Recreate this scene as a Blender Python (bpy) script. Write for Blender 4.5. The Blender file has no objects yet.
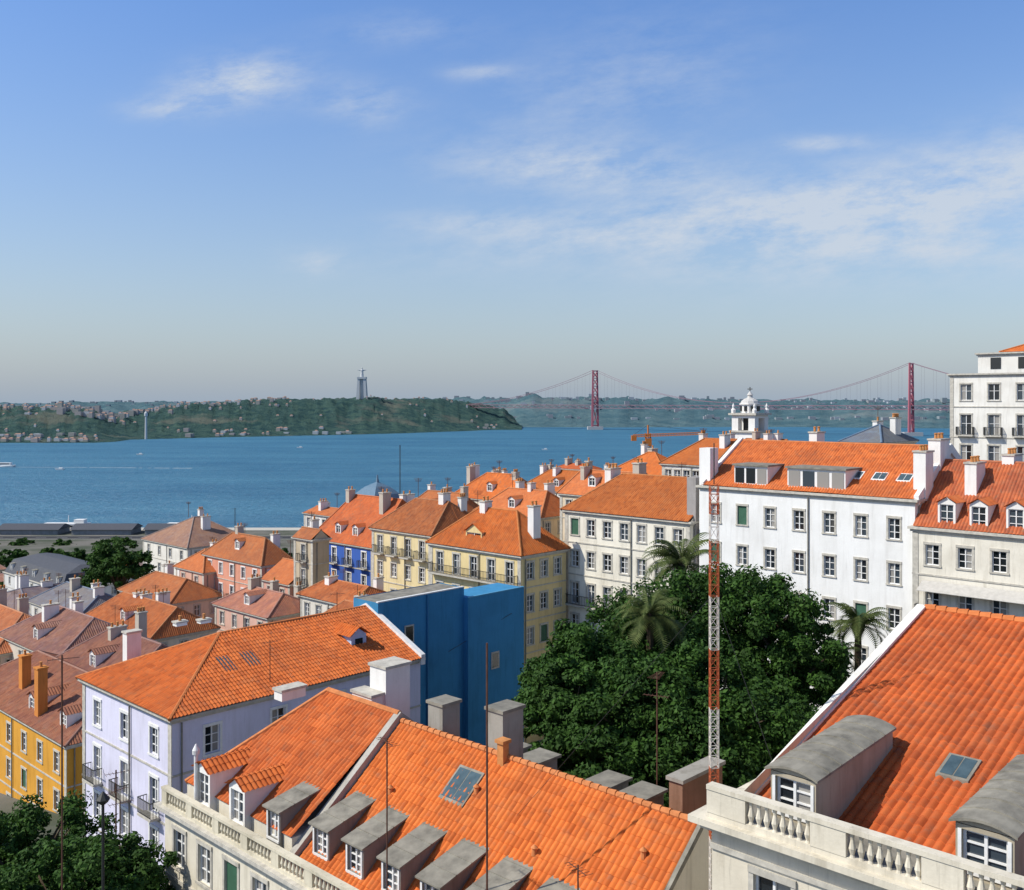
import bpy, math, random
import numpy as np
from mathutils import Vector, Matrix
random.seed(7); rng=np.random.default_rng(7)
F=1000.0; HZ=402.0; CZ=80.0
TH=math.radians(-43.8); U=(math.cos(TH),math.sin(TH)); V=(-math.sin(TH),math.cos(TH))
scene=bpy.context.scene
COL=scene.collection
def P(px,py,d): return Vector(((px-512)*d/F, d, CZ-(py-HZ)*d/F))
# ---------------------------------------------------------------- materials
class NT:
    def __init__(s,nt): s.nt=nt; s.n=nt.nodes; s.l=nt.links
    def new(s,t,**k):
        n=s.n.new(t)
        for a,b in k.items(): setattr(n,a,b)
        return n
    def put(s,sock,v):
        if v is None: return
        if isinstance(v,bpy.types.NodeSocket): s.l.new(v,sock)
        else: sock.default_value=v
    def m(s,op,a,b=None,c=None,clamp=False):
        n=s.new('ShaderNodeMath',operation=op); n.use_clamp=clamp
        s.put(n.inputs[0],a); s.put(n.inputs[1],b); s.put(n.inputs[2],c); return n.outputs[0]
    def mix(s,f,a,b,bt='MIX'):
        n=s.new('ShaderNodeMix',data_type='RGBA',blend_type=bt)
        s.put(n.inputs[0],f); s.put(n.inputs[6],a); s.put(n.inputs[7],b); return n.outputs[2]
    def noise(s,vec,scale,detail=4,rough=.55,out=0):
        n=s.new('ShaderNodeTexNoise'); s.put(n.inputs['Vector'],vec); n.inputs['Scale'].default_value=scale
        n.inputs['Detail'].default_value=detail; n.inputs['Roughness'].default_value=rough; return n.outputs[out]
    def ramp(s,f,a,b):
        n=s.new('ShaderNodeMapRange'); n.inputs[1].default_value=a; n.inputs[2].default_value=b; s.put(n.inputs[0],f); return n.outputs[0]
    def vmul(s,v,t):
        n=s.new('ShaderNodeVectorMath',operation='MULTIPLY'); s.put(n.inputs[0],v); n.inputs[1].default_value=t; return n.outputs[0]
    def bump(s,h,st,dist):
        n=s.new('ShaderNodeBump'); n.inputs['Strength'].default_value=st; n.inputs['Distance'].default_value=dist; s.put(n.inputs['Height'],h); return n.outputs[0]
def c4(c): return (c[0],c[1],c[2],1.0)
def mat(name,rough=.8,spec=.3):
    m=bpy.data.materials.new(name); m.use_nodes=True; t=NT(m.node_tree)
    b=m.node_tree.nodes['Principled BSDF']; b.inputs['Roughness'].default_value=rough; b.inputs['Specular IOR Level'].default_value=spec
    return m,t,b
def pos(t): return t.new('ShaderNodeNewGeometry').outputs['Position']
def isl(t): return t.new('ShaderNodeNewGeometry').outputs['Random Per Island']
_wc={}
def wall_mat(c,dirt=.35,name='plaster'):
    k=(tuple(c),dirt,name)
    if k in _wc: return _wc[k]
    m,t,b=mat(name,.9,.15); p=pos(t)
    n1=t.noise(p,.35,5,.6); n2=t.noise(t.vmul(p,(2.2,2.2,.25)),1.0,4,.6); n3=t.noise(p,9,3); n4=t.noise(t.vmul(p,(5,5,.35)),1.0,4,.65)
    f=t.m('ADD',t.ramp(n1,.42,.75),t.ramp(n2,.5,.78)); f=t.m('MULTIPLY',f,dirt,clamp=True)
    dc=(c[0]*.52,c[1]*.5,c[2]*.46)
    col=t.mix(f,c4(c),c4(dc)); col=t.mix(t.m('MULTIPLY',t.ramp(n3,.35,.7),.12),col,c4([x*.7 for x in c]))
    col=t.mix(t.m('MULTIPLY',t.ramp(n4,.58,.78),dirt*1.1),col,c4([x*.42 for x in c]))
    t.l.new(col,b.inputs['Base Color']); t.l.new(t.bump(n3,.25,.03),b.inputs['Normal'])
    _wc[k]=m; return m
_rc={}
def roof_mat(c,geo,age=.4):
    k=(tuple(c),geo,age)
    if k in _rc: return _rc[k]
    m,t,b=mat('terracotta_tiles',.85,.15); p=pos(t)
    uv=t.new('ShaderNodeUVMap').outputs[0]
    sx=t.new('ShaderNodeSeparateXYZ'); t.l.new(uv,sx.inputs[0])
    u=t.m('DIVIDE',sx.outputs[0],.26); v=t.m('DIVIDE',sx.outputs[1],.42)
    cb=t.new('ShaderNodeCombineXYZ'); t.l.new(t.m('FLOOR',t.m('ADD',u,.5)),cb.inputs[0]); t.l.new(t.m('FLOOR',v),cb.inputs[1])
    w=t.new('ShaderNodeTexWhiteNoise',noise_dimensions='2D'); t.l.new(cb.outputs[0],w.inputs['Vector'])
    r=w.outputs[0]
    col=t.mix(t.m('POWER',r,2.2),c4(c),c4([c[0]*.72,c[1]*.66,c[2]*.7])) if geo else t.mix(t.m('MULTIPLY',r,.6),c4(c),c4([c[0]*.75,c[1]*.7,c[2]*.75]))
    n1=t.noise(p,.28,5,.65); n2=t.noise(p,2.2,4,.65)
    col=t.mix(t.m('MULTIPLY',t.ramp(n1,.42,.68),age),col,c4([c[0]*.55,c[1]*.6,c[2]*.9]))
    n6=t.noise(t.vmul(uv,(1.6,.22,1)),1.0,5,.65)
    col=t.mix(t.m('MULTIPLY',t.ramp(n6,.5,.72),age),col,c4([c[0]*.48,c[1]*.5,c[2]*.8]))
    col=t.mix(t.m('MULTIPLY',t.ramp(n2,.53,.74),age*.9),col,c4((.20,.13,.085)))
    n5=t.noise(t.vmul(p,(1,1,3)),.7,3,.6); col=t.mix(t.m('MULTIPLY',t.ramp(n5,.5,.7),.28),col,c4([min(1,c[0]*1.12),c[1]*1.5,c[2]*2.0]))
    fr=t.m('FRACT',v)
    t.l.new(col,b.inputs['Base Color'])
    if geo: h=t.m('ADD',t.m('MULTIPLY',t.noise(p,14,3),.4),t.m('MULTIPLY',r,.5)); t.l.new(t.bump(h,.4,.02),b.inputs['Normal'])
    else:
        s=t.m('SINE',t.m('MULTIPLY',u,2*math.pi)); h=t.m('SUBTRACT',t.m('MULTIPLY',s,.5),t.m('MULTIPLY',fr,.3))
        t.l.new(t.bump(h,.6,.06),b.inputs['Normal'])
    _rc[k]=m; return m
_sc={}
def solid(name,c,rough=.7,spec=.3,var=.2,metal=0,scale=3.0):
    k=(name,tuple(c))
    if k in _sc: return _sc[k]
    m,t,b=mat(name,rough,spec); p=pos(t)
    n=t.noise(p,scale,4,.6); col=t.mix(t.m('MULTIPLY',t.ramp(n,.35,.7),1.0),c4(c),c4([x*(1-var) for x in c]))
    col=t.mix(t.m('MULTIPLY',isl(t),var*.6),col,c4([x*.6 for x in c]))
    t.l.new(col,b.inputs['Base Color']); b.inputs['Metallic'].default_value=metal
    t.l.new(t.bump(n,.15,.02),b.inputs['Normal'])
    _sc[k]=m; return m
def glass_mat():
    m,t,b=mat('window_glass',.08,.8); r=isl(t)
    n=t.noise(pos(t),.8,2)
    col=t.mix(t.ramp(r,.62,.66),c4((.012,.016,.02)),c4((.28,.27,.25)))
    col=t.mix(t.ramp(r,.3,.32),c4((.04,.055,.07)),col)
    t.l.new(col,b.inputs['Base Color']); t.l.new(t.bump(n,.1,.05),b.inputs['Normal'])
    return m
GLASS=glass_mat()
WHITE=solid('white_paint',(.78,.78,.76),.6,.3,.18)
STONE=solid('limestone',(.56,.53,.46),.85,.2,.35)
IRON=solid('dark_iron',(.03,.032,.03),.6,.4,.2)
ZINC=solid('weathered_zinc',(.29,.27,.22),.7,.3,.55,0,1.6)
SLATE=solid('slate',(.09,.095,.11),.7,.3,.4)
RUST=solid('rusty_steel',(.13,.06,.04),.7,.3,.4)
GREENW=solid('green_shutter',(.05,.13,.08),.6,.3,.2)
BRICK=solid('terracotta_flue',(.60,.26,.09),.85,.2,.35)
# ---------------------------------------------------------------- mesh helpers
def mkobj(name,verts,faces,m,uvs=None,parent=None,smooth=False):
    me=bpy.data.meshes.new(name); me.from_pydata([tuple(v) for v in verts] if not isinstance(verts,np.ndarray) else verts.tolist(),[],faces if not isinstance(faces,np.ndarray) else faces.tolist())
    me.materials.append(m)
    if uvs is not None:
        l=me.uv_layers.new(name='UVMap'); l.data.foreach_set('uv',np.asarray(uvs,dtype=np.float32).ravel())
    if smooth: me.polygons.foreach_set('use_smooth',[True]*len(me.polygons))
    me.update(); o=bpy.data.objects.new(name,me); COL.objects.link(o)
    if parent: o.parent=parent
    return o
class Bag:
    def __init__(s): s.d={}
    def get(s,part,m):
        k=(part,m.name)
        if k not in s.d: s.d[k]=([],[],m,part)
        return s.d[k]
    def poly(s,part,m,pts):
        v,f,_,_=s.get(part,m); b=len(v); v.extend(pts); f.append(tuple(range(b,b+len(pts))))
    def hexa(s,part,m,p):
        v,f,_,_=s.get(part,m); b=len(v); v.extend(p)
        for q in ((3,2,1,0),(4,5,6,7),(0,1,5,4),(1,2,6,5),(2,3,7,6),(3,0,4,7)): f.append(tuple(b+i for i in q))
    def box(s,part,m,x0,x1,y0,y1,z0,z1):
        s.hexa(part,m,[(x0,y0,z0),(x1,y0,z0),(x1,y1,z0),(x0,y1,z0),(x0,y0,z1),(x1,y0,z1),(x1,y1,z1),(x0,y1,z1)])
    def rod(s,part,m,a,b,r,n=5,r2=None):
        a=Vector(a); b=Vector(b); r2=r if r2 is None else r2
        d=(b-a).normalized(); q=d.orthogonal().normalized(); w=d.cross(q)
        v,f,_,_=s.get(part,m); o=len(v)
        for c,rr in ((a,r),(b,r2)):
            for i in range(n):
                t=2*math.pi*i/n; v.append(tuple(c+q*math.cos(t)*rr+w*math.sin(t)*rr))
        for i in range(n): j=(i+1)%n; f.append((o+i,o+j,o+n+j,o+n+i))
        f.append(tuple(o+i for i in range(n))[::-1]); f.append(tuple(o+n+i for i in range(n)))
    def lathe(s,part,m,cx,cy,prof,n=8,rot=0):
        v,f,_,_=s.get(part,m); o=len(v)
        for (r,z) in prof:
            for i in range(n):
                t=2*math.pi*i/n+rot; v.append((cx+r*math.cos(t),cy+r*math.sin(t),z))
        for k in range(len(prof)-1):
            for i in range(n):
                j=(i+1)%n; f.append((o+k*n+i,o+k*n+j,o+(k+1)*n+j,o+(k+1)*n+i))
        f.append(tuple(o+(len(prof)-1)*n+i for i in range(n)))
    def flush(s,parent):
        for (v,f,m,part) in s.d.values(): mkobj(part,v,f,m,parent=parent)
def empty(name,loc=(0,0,0),rz=0):
    e=bpy.data.objects.new(name,None); e.empty_display_size=.5; COL.objects.link(e); e.location=loc; e.rotation_euler=(0,0,rz); return e
def sstep(x): x=np.clip(x,0,1); return x*x*(3-2*x)
def ground(x,y):
    z=np.interp(y,[-60,0,30,60,100,150,250,400,560,3000],[62,60,56,51,45.5,37,19,7,4,4])
    fade=np.clip(1-(y-80)/250,0,1)
    z=z+np.clip(x,0,80)*.14*fade+np.clip(x,-90,0)*.07*fade
    return z
def shore(x): return 600+np.maximum(0,x-60)*1.15
# ---------------------------------------------------------------- tile slope
def tile_slope(poly,c,lod,parent,name='roof_slope',age=.4):
    p=[np.array(q,float) for q in poly]
    s=p[1]-p[0]; s/=np.linalg.norm(s)
    best=max(p[2:],key=lambda q: np.linalg.norm((q-p[0])-s*np.dot(q-p[0],s)))
    t=(best-p[0])-s*np.dot(best-p[0],s); t/=np.linalg.norm(t)
    n=np.cross(s,t); 
    if n[2]<0: n=-n
    q2=[(np.dot(q-p[0],s),np.dot(q-p[0],t)) for q in p]
    off=random.random()*40
    if lod>=2:
        off=int(off)
        return mkobj(name,[tuple(q) for q in p],[tuple(range(len(p)))],roof_mat(c,False,age),[(a+off,b) for a,b in q2],parent)
    pitch=.26; ns=8 if lod==0 else 4; amp=.066; row=.42
    smin=min(a for a,b in q2); smax=max(a for a,b in q2); tmax=max(b for a,b in q2)
    S=np.arange(smin,smax+1e-6,pitch/ns); S=np.append(S,smax)
    T=[]
    if lod==0:
        j=0
        while j*row<tmax: T+= [(j*row,.022),(j*row+row-.012,0.0)]; j+=1
    else: T=[(tmax*i/2,0) for i in range(3)]
    lo=np.full(len(S),1e9); hi=np.full(len(S),-1e9); k=len(q2)
    for i in range(k):
        a=q2[i]; b=q2[(i+1)%k]
        x0,x1=min(a[0],b[0]),max(a[0],b[0])
        if x1-x0<1e-6:
            mk=np.abs(S-x0)<1e-4; lo[mk]=np.minimum(lo[mk],min(a[1],b[1])); hi[mk]=np.maximum(hi[mk],max(a[1],b[1])); continue
        mk=(S>=x0-1e-6)&(S<=x1+1e-6); yy=a[1]+(b[1]-a[1])*(S[mk]-a[0])/(b[0]-a[0])
        lo[mk]=np.minimum(lo[mk],yy); hi[mk]=np.maximum(hi[mk],yy)
    TT=np.array([a for a,b in T]); HH=np.array([b for a,b in T])
    if lod==1: tt=lo[:,None]+(hi-lo)[:,None]*np.linspace(0,1,3)[None,:]
    else: tt=np.clip(TT[None,:],lo[:,None],hi[:,None])
    colid=np.floor(S/pitch+.5).astype(int); jit=np.random.default_rng(3).random(4000)[np.abs(colid)%4000]
    prof=np.abs(np.cos(math.pi*S/pitch))
    h=(amp*prof*(.85+.3*jit))[:,None]+HH[None,:]
    if lod==0:
        tid=(np.arange(len(TT))//2); jj=np.random.default_rng(5).random((4000,400))[np.abs(colid)[:,None]%4000,tid[None,:]%400]; h=h+jj*.012*prof[:,None]
    sag=.03*np.sin(S*.55+off)[:,None]*np.sin(tt*.6+off*.3); h=h+sag
    X=p[0][None,None,:]+S[:,None,None]*s+tt[:,:,None]*t+h[:,:,None]*n
    ni,nj=tt.shape; idx=np.arange(ni*nj).reshape(ni,nj)
    f=np.stack([idx[:-1,:-1],idx[1:,:-1],idx[1:,1:],idx[:-1,1:]],-1).reshape(-1,4)
    uvv=np.stack([np.broadcast_to(S[:,None]+int(off)*pitch,tt.shape),tt],-1).reshape(-1,2)
    uv=uvv[f.ravel()]
    return mkobj(name,X.reshape(-1,3),f,roof_mat(c,True,age),uv,parent)
# ---------------------------------------------------------------- building class
ORANGE=(.62,.155,.034); ORANGE2=(.56,.165,.052); BROWN=(.34,.14,.078); RED=(.50,.115,.036)
WW=wall_mat((.78,.77,.74),.3)
class Bld:
    def __init__(s,name,xN,yE,d,xL=None,xR=None,W=None,D=None,wall=(.7,.68,.6),lod=2,z0=None,dirt=.4,leftorigin=False):
        N=P(xN,yE,d)
        if not leftorigin:
            if W is None: k=(xL-512)/F; W=(N.x-k*N.y)/(U[0]+(-U[1])*k)
            if D is None: k=(xR-512)/F; D=(k*N.y-N.x)/(V[0]-V[1]*k)
            s.ox=N.x-U[0]*W; s.oy=N.y-U[1]*W
        else: s.ox=N.x; s.oy=N.y
        s.W=W; s.D=D; s.ze=N.z; s.name=name; s.e=empty(name,(s.ox,s.oy,0),TH); s.bag=Bag(); s.lod=lod
        s.wm=wall_mat(wall,dirt)
        if z0 is None:
            z0=min(float(ground(*s.w(x,y))) for x in (0,W) for y in (0,D))-1.5
        s.z0=z0
    def w(s,x,y): return (s.ox+U[0]*x+V[0]*y, s.oy+U[1]*x+V[1]*y)
    def lx(s,px,y):
        k=(px-512)/F; ax=s.ox+V[0]*y; ay=s.oy+V[1]*y
        return (k*ay-ax)/(U[0]-k*U[1])
    def ly(s,px,x):
        k=(px-512)/F; ax=s.ox+U[0]*x; ay=s.oy+U[1]*x
        return (k*ay-ax)/(V[0]-k*V[1])
    def zp(s,x,y,py): return CZ-(py-HZ)*s.w(x,y)[1]/F
    def T(s,face,x0,x1,y0,y1):
        if face=='F': return lambda a,h,dp:(x0+a,y0+dp,h)
        if face=='R': return lambda a,h,dp:(x1-dp,y0+a,h)
        if face=='K': return lambda a,h,dp:(x1-a,y1-dp,h)
        return lambda a,h,dp:(x0+dp,y1-a,h)
    def tb(s,part,m,T,a0,a1,h0,h1,d0,d1):
        s.bag.hexa(part,m,[T(a0,h0,d0),T(a1,h0,d0),T(a1,h0,d1),T(a0,h0,d1),T(a0,h1,d0),T(a1,h1,d0),T(a1,h1,d1),T(a0,h1,d1)])
    def window(s,T,a0,a1,h0,h1,trim=STONE,shut=None,simple=None):
        B=s.bag; wm=s.wm
        simple=(s.lod>=2) if simple is None else simple
        dp=.2
        for q in ((T(a0,h0,0),T(a1,h0,0),T(a1,h0,dp),T(a0,h0,dp)),(T(a0,h1,dp),T(a1,h1,dp),T(a1,h1,0),T(a0,h1,0)),
                  (T(a0,h0,0),T(a0,h0,dp),T(a0,h1,dp),T(a0,h1,0)),(T(a1,h0,dp),T(a1,h0,0),T(a1,h1,0),T(a1,h1,dp))):
            B.poly('walls',wm,list(q))
        if shut: 
            s.tb('shutters',shut,T,a0+.01,a1-.01,h0+.01,h1-.01,.08,.19)
        else:
            mid=(a0+a1)/2
            for (q0,q1) in ((a0,mid),(mid,a1)): B.poly('window_panes',GLASS,[T(q0,h0,.18),T(q1,h0,.18),T(q1,h1,.18),T(q0,h1,.18)])
            fw=.07; f0,f1=.11,.17
            s.tb('window_frames',WHITE,T,a0,a0+fw,h0,h1,f0,f1); s.tb('window_frames',WHITE,T,a1-fw,a1,h0,h1,f0,f1)
            s.tb('window_frames',WHITE,T,a0+fw,a1-fw,h0,h0+fw,f0,f1); s.tb('window_frames',WHITE,T,a0+fw,a1-fw,h1-fw,h1,f0,f1)
            s.tb('window_frames',WHITE,T,mid-.04,mid+.04,h0+fw,h1-fw,f0-.01,f1)
            nb=2 if not simple else 1
            for i in range(nb):
                hh=h0+(h1-h0)*(i+1)/(nb+1)+(0.15 if nb==1 else 0)
                s.tb('window_frames',WHITE,T,a0+fw,mid-.04,hh-.025,hh+.025,f0+.01,f1); s.tb('window_frames',WHITE,T,mid+.04,a1-fw,hh-.025,hh+.025,f0+.01,f1)
        if trim:
            tw=.16; p=-.04
            s.tb('window_surrounds',trim,T,a0-tw,a0,h0,h1,p,.02); s.tb('window_surrounds',trim,T,a1,a1+tw,h0,h1,p,.02)
            s.tb('window_surrounds',trim,T,a0-tw,a1+tw,h1,h1+tw*1.2,p-.03,.02); s.tb('window_surrounds',trim,T,a0-tw-.03,a1+tw+.03,h0-.12,h0,p-.05,.02)
    def facade(s,face,x0,x1,y0,y1,z0,z1,n,ww,rows,trim=STONE,margin=.0,shutp=0,shutm=None):
        T=s.T(face,x0,x1,y0,y1); L=(x1-x0) if face in 'FK' else (y1-y0)
        rows=sorted([r for r in rows if r[0]>z0+.2 and r[1]<z1])
        cols=[]
        if n>0:
            sp=(L-2*margin)/n
            cols=[(margin+sp*(i+.5)-ww/2,margin+sp*(i+.5)+ww/2) for i in range(n)]
        A=[0]+[c for q in cols for c in q]+[L]; H=[z0]+[h for r in rows for h in r[:2]]+[z1]
        if not cols or not rows: A=[0,L];H=[z0,z1]
        for i in range(len(A)-1):
            for j in range(len(H)-1):
                if i%2==1 and j%2==1:
                    sh=shutm if (shutm and random.random()<shutp) else None
                    s.window(T,A[i],A[i+1],H[j],H[j+1],trim,sh)
                    if rows[(j-1)//2][2]=='bal': s.balcony(T,A[i]-.35,A[i+1]+.35,H[j])
                else: s.bag.poly('walls',s.wm,[T(A[i],H[j],0),T(A[i+1],H[j],0),T(A[i+1],H[j+1],0),T(A[i],H[j+1],0)])
        for j,r in enumerate(rows):
            if r[2]=='long': s.balcony(T,.4,L-.4,r[0])
        return T
    def balcony(s,T,a0,a1,h,dp=.7,sp=None):
        s.tb('balcony_slab',STONE,T,a0,a1,h-.18,h-.03,-dp,-.06)
        sp=sp or (.13 if s.lod==0 else .2 if s.lod==1 else .4); r=.012 if s.lod==0 else .018 if s.lod==1 else .03
        top=h+.95
        s.tb('balcony_rail',IRON,T,a0,a1,top,top+.05,-dp,-dp+.05)
        s.tb('balcony_rail',IRON,T,a0,a1,h+.05,h+.09,-dp,-dp+.04)
        for a in (a0,a1-.04): s.tb('balcony_rail',IRON,T,a,a+.04,top,top+.05,-dp+.05,-.05)
        k=int((a1-a0)/sp)
        for i in range(k+1):
            a=a0+.02+(a1-a0-.04)*i/max(1,k); s.tb('balcony_rail',IRON,T,a-r,a+r,h+.09,top,-dp+.01,-dp+.04)
        for i in range(3):
            for a in (a0+.02,a1-.02): s.tb('balcony_rail',IRON,T,a-r,a+r,h-.03,top,-dp+.2*(i+1),-dp+.2*(i+1)+.03)
    def rows(s,z1,floors,fh=3.3,first=.7,wh=1.7,kinds=None):
        out=[]
        for i in range(floors):
            hz=z1-first-i*fh; k=(kinds[i] if kinds and i<len(kinds) else 'win')
            h=wh if k=='win' else wh+.5
            out.append((hz-h,hz,k))
        return out
    def walls(s,nF,nR,floors,fh=3.3,first=.8,ww=1.0,wh=1.7,kinds=None,trim=STONE,margin=.3,shutp=.15,shutm=None,cornice=True,z1=None,bands=True):
        W,D=s.W,s.D; z1=z1 or s.ze
        R=s.rows(z1,floors,fh,first,wh,kinds)
        s.facade('F',0,W,0,D,s.z0,z1,nF,ww,R,trim,margin,shutp,shutm)
        R2=[(a if k=='win' else a+.5,b,'win') for a,b,k in R]
        s.facade('R',0,W,0,D,s.z0,z1,nR,ww,R2,trim,margin,shutp,shutm)
        s.facade('K',0,W,0,D,s.z0,z1,nF if s.lod<2 else 0,ww,R2,trim,margin); s.facade('L',0,W,0,D,s.z0,z1,0,ww,R2,trim,margin)
        if cornice: s.cornice(0,W,0,D,z1)
        if bands:
            for r in R[:-1]:
                zb=r[0]-(.75 if r[2]=='win' else .25)
                if zb>s.z0+2: 
                    s.bag.box('string_course',STONE,-.03,W+.03,-.07,-.003,zb-.1,zb+.02); s.bag.box('string_course',STONE,W+.003,W+.07,-.003,D,zb-.1,zb+.02)
            for a in (0,W-.45): s.bag.box('pilaster',STONE,a,a+.45,-.05,-.002,s.z0,z1-.4)
        s.bag.rod('drainpipe',ZINC,(W*.5+.9,-.1,s.z0),(W*.5+.9,-.1,z1-.4),.06,6); s.bag.rod('drainpipe',ZINC,(W+.1,.6,s.z0),(W+.1,.6,z1-.4),.06,6)
    def cornice(s,x0,x1,y0,y1,z,m=None,o=.3):
        m=m or STONE; B=s.bag
        for oo,za,zb in ((o*.5,z-.35,z-.17),(o,z-.17,z+.02)):
            B.box('cornice',m,x0-oo,x1+oo,y0-oo,y0+.01,za,zb); B.box('cornice',m,x0-oo,x1+oo,y1-.01,y1+oo,za,zb)
            B.box('cornice',m,x1-.01,x1+oo,y0+.01,y1-.01,za,zb); B.box('cornice',m,x0-oo,x0+.01,y0+.01,y1-.01,za,zb)
    def roof(s,x0,x1,y0,y1,z,rise,axis='x',h0=0,h1=0,c=ORANGE,ov=.35,age=.4,gm=None,off=.5,cope=False):
        gm=gm or s.wm
        if axis=='x': M=lambda a,b,z:(a,b,z); a0,a1,b0,b1=x0,x1,y0,y1
        else: M=lambda a,b,z:(b,a,z); a0,a1,b0,b1=y0,y1,x0,x1
        bm=b0+(b1-b0)*off
        e0=a0-(ov if h0>0 else .0); e1=a1+(ov if h1>0 else .0)
        f0,f1=b0-ov,b1+ov
        zz=z+.03
        r0=(a0+h0,bm,zz+rise); r1=(a1-h1,bm,zz+rise)
        A=M(e0,f0,zz);Bp=M(e1,f0,zz);C=M(e1,f1,zz);Dp=M(e0,f1,zz); R0=M(*r0);R1=M(*r1)
        tile_slope([A,Bp,R1,R0],c,s.lod,s.e,age=age); tile_slope([C,Dp,R0,R1],c,s.lod,s.e,age=age)
        def ridge(p,q): 
            s.bag.rod('ridge_tiles',solid('ridge_tile',(c[0]*.95,c[1]*1.25,c[2]*1.7),.85,.2,.3),p,q,.13,6)
        if (Vector(R0)-Vector(R1)).length>.3: ridge(R0,R1)
        def cope_(a):
            for q0,q1 in (((f0,zz),(bm,zz+rise)),((f1,zz),(bm,zz+rise))): s.bag.hexa('gable_coping',WHITE,[M(a-.2,q0[0],q0[1]-.5),M(a+.2,q0[0],q0[1]-.5),M(a+.2,q1[0],q1[1]-.5),M(a-.2,q1[0],q1[1]-.5),M(a-.2,q0[0],q0[1]+.28),M(a+.2,q0[0],q0[1]+.28),M(a+.2,q1[0],q1[1]+.28),M(a-.2,q1[0],q1[1]+.28)])
        if h0>0: tile_slope([Dp,A,R0],c,s.lod,s.e,age=age); ridge(A,R0); ridge(Dp,R0)
        else: 
            s.bag.poly('gable_wall',gm,[M(a0,b0,z-.01),M(a0,b1,z-.01),M(a0,bm,z+rise)])
            if cope: cope_(a0)
        if h1>0: tile_slope([Bp,C,R1],c,s.lod,s.e,age=age); ridge(Bp,R1); ridge(C,R1)
        else: 
            s.bag.poly('gable_wall',gm,[M(a1,b0,z-.01),M(a1,b1,z-.01),M(a1,bm,z+rise)])
            if cope: cope_(a1)
        s.bag.poly('roof_underside',solid('timber',(.25,.17,.1)),[M(e0,f0,zz-.02),M(e1,f0,zz-.02),M(e1,f1,zz-.02),M(e0,f1,zz-.02)])
    def chimney(s,x,y,z0,z1,w=.7,dd=1.2,m=None,cap=None,pots=2,potm=None):
        m=m or s.wm; cap=cap or STONE; B=s.bag
        B.box('chimney_stack',m,x-w/2,x+w/2,y-dd/2,y+dd/2,z0,z1)
        B.box('chimney_cap',cap,x-w/2-.08,x+w/2+.08,y-dd/2-.08,y+dd/2+.08,z1-.02,z1+.12)
        for i in range(pots):
            yy=y-dd/2+dd*(i+.5)/pots
            B.lathe('chimney_pot',potm or BRICK,x,yy,[(.14,z1+.12),(.11,z1+.45),(.15,z1+.5),(.15,z1+.56),(.05,z1+.6)],8)
    def dormer(s,xc,w,yf,zb,zt,yb,m=None,rm=None,curved=False,slope=.12,gable=False,zlow=None,curve=.16):
        m=m or s.wm; rm=rm or ZINC; B=s.bag; x0,x1=xc-w/2,xc+w/2; zlow=zb-1.0 if zlow is None else zlow
        old=s.wm; s.wm=m
        T=lambda a,h,dp:(x0+a,yf+dp,h)
        mg=.15; a=[0,mg,w-mg,w]; hh=[zlow,zb+.15,zt-.12,zt]
        for i in range(3):
            for j in range(3):
                if i==1 and j==1: s.window(T,a[1],a[2],hh[1],hh[2],None)
                else: B.poly('dormer_walls',m,[T(a[i],hh[j],0),T(a[i+1],hh[j],0),T(a[i+1],hh[j+1],0),T(a[i],hh[j+1],0)])
        for xx in (x0,x1): B.poly('dormer_walls',m,[(xx,yf,zlow),(xx,yb,zlow),(xx,yb,zt+slope*(yb-yf)),(xx,yf,zt)])
        s.wm=old
        if s.lod==0 and not gable: s.tb('dormer_trim',WHITE,T,mg-.09,w-mg+.09,zb+.05,zb+.15,-.05,.01); s.tb('dormer_trim',WHITE,T,mg-.09,mg,zb+.15,zt-.12,-.03,.01); s.tb('dormer_trim',WHITE,T,w-mg,w-mg+.09,zb+.15,zt-.12,-.03,.01)
        o=.12
        if gable:
            r=w*.35
            for sg in (-1,1):
                tile_slope([(xc+sg*(w/2+o),yf-.2,zt),(xc+sg*(w/2+o),yb+1,zt),(xc,yb+1,zt+r),(xc,yf-.2,zt+r)],gable,s.lod,s.e,name='dormer_roof')
            B.poly('dormer_walls',m,[(x0,yf,zt),(x1,yf,zt),(xc,yf,zt+r)])
        else:
            n=9 if curved else 2
            rise=w*curve if curved else 0.0
            pts=[]
            for i in range(n):
                q=-1+2*i/(n-1); pts.append((xc+q*(w/2+o),zt+.02+rise*(1-q*q)))
            for i in range(n-1):
                (xa,za),(xb,zb2)=pts[i],pts[i+1]; dz=slope*(yb-yf+.15)
                B.hexa('dormer_roof',rm,[(xa,yf-.15,za),(xb,yf-.15,zb2),(xb,yb,zb2+dz),(xa,yb,za+dz),(xa,yf-.15,za+.07),(xb,yf-.15,zb2+.07),(xb,yb,zb2+.07+dz),(xa,yb,za+.07+dz)])
            k=int((yb-yf)/.7)
            for j in range(1,k):
                yy=yf-.15+(yb-yf)*j/k; zq=slope*(yy-yf+.15)
                for i in range(n-1):
                    (xa,za),(xb,zb2)=pts[i],pts[i+1]
                    B.hexa('roof_seams',rm,[(xa,yy,za+zq),(xb,yy,zb2+zq),(xb,yy+.035,zb2+zq),(xa,yy+.035,za+zq),(xa,yy,za+.1+zq),(xb,yy,zb2+.1+zq),(xb,yy+.035,zb2+.1+zq),(xa,yy+.035,za+.1+zq)])
            if curved: 
                B.poly('dormer_walls',m,[(p[0],yf-.002,p[1]) for p in pts])
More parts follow.
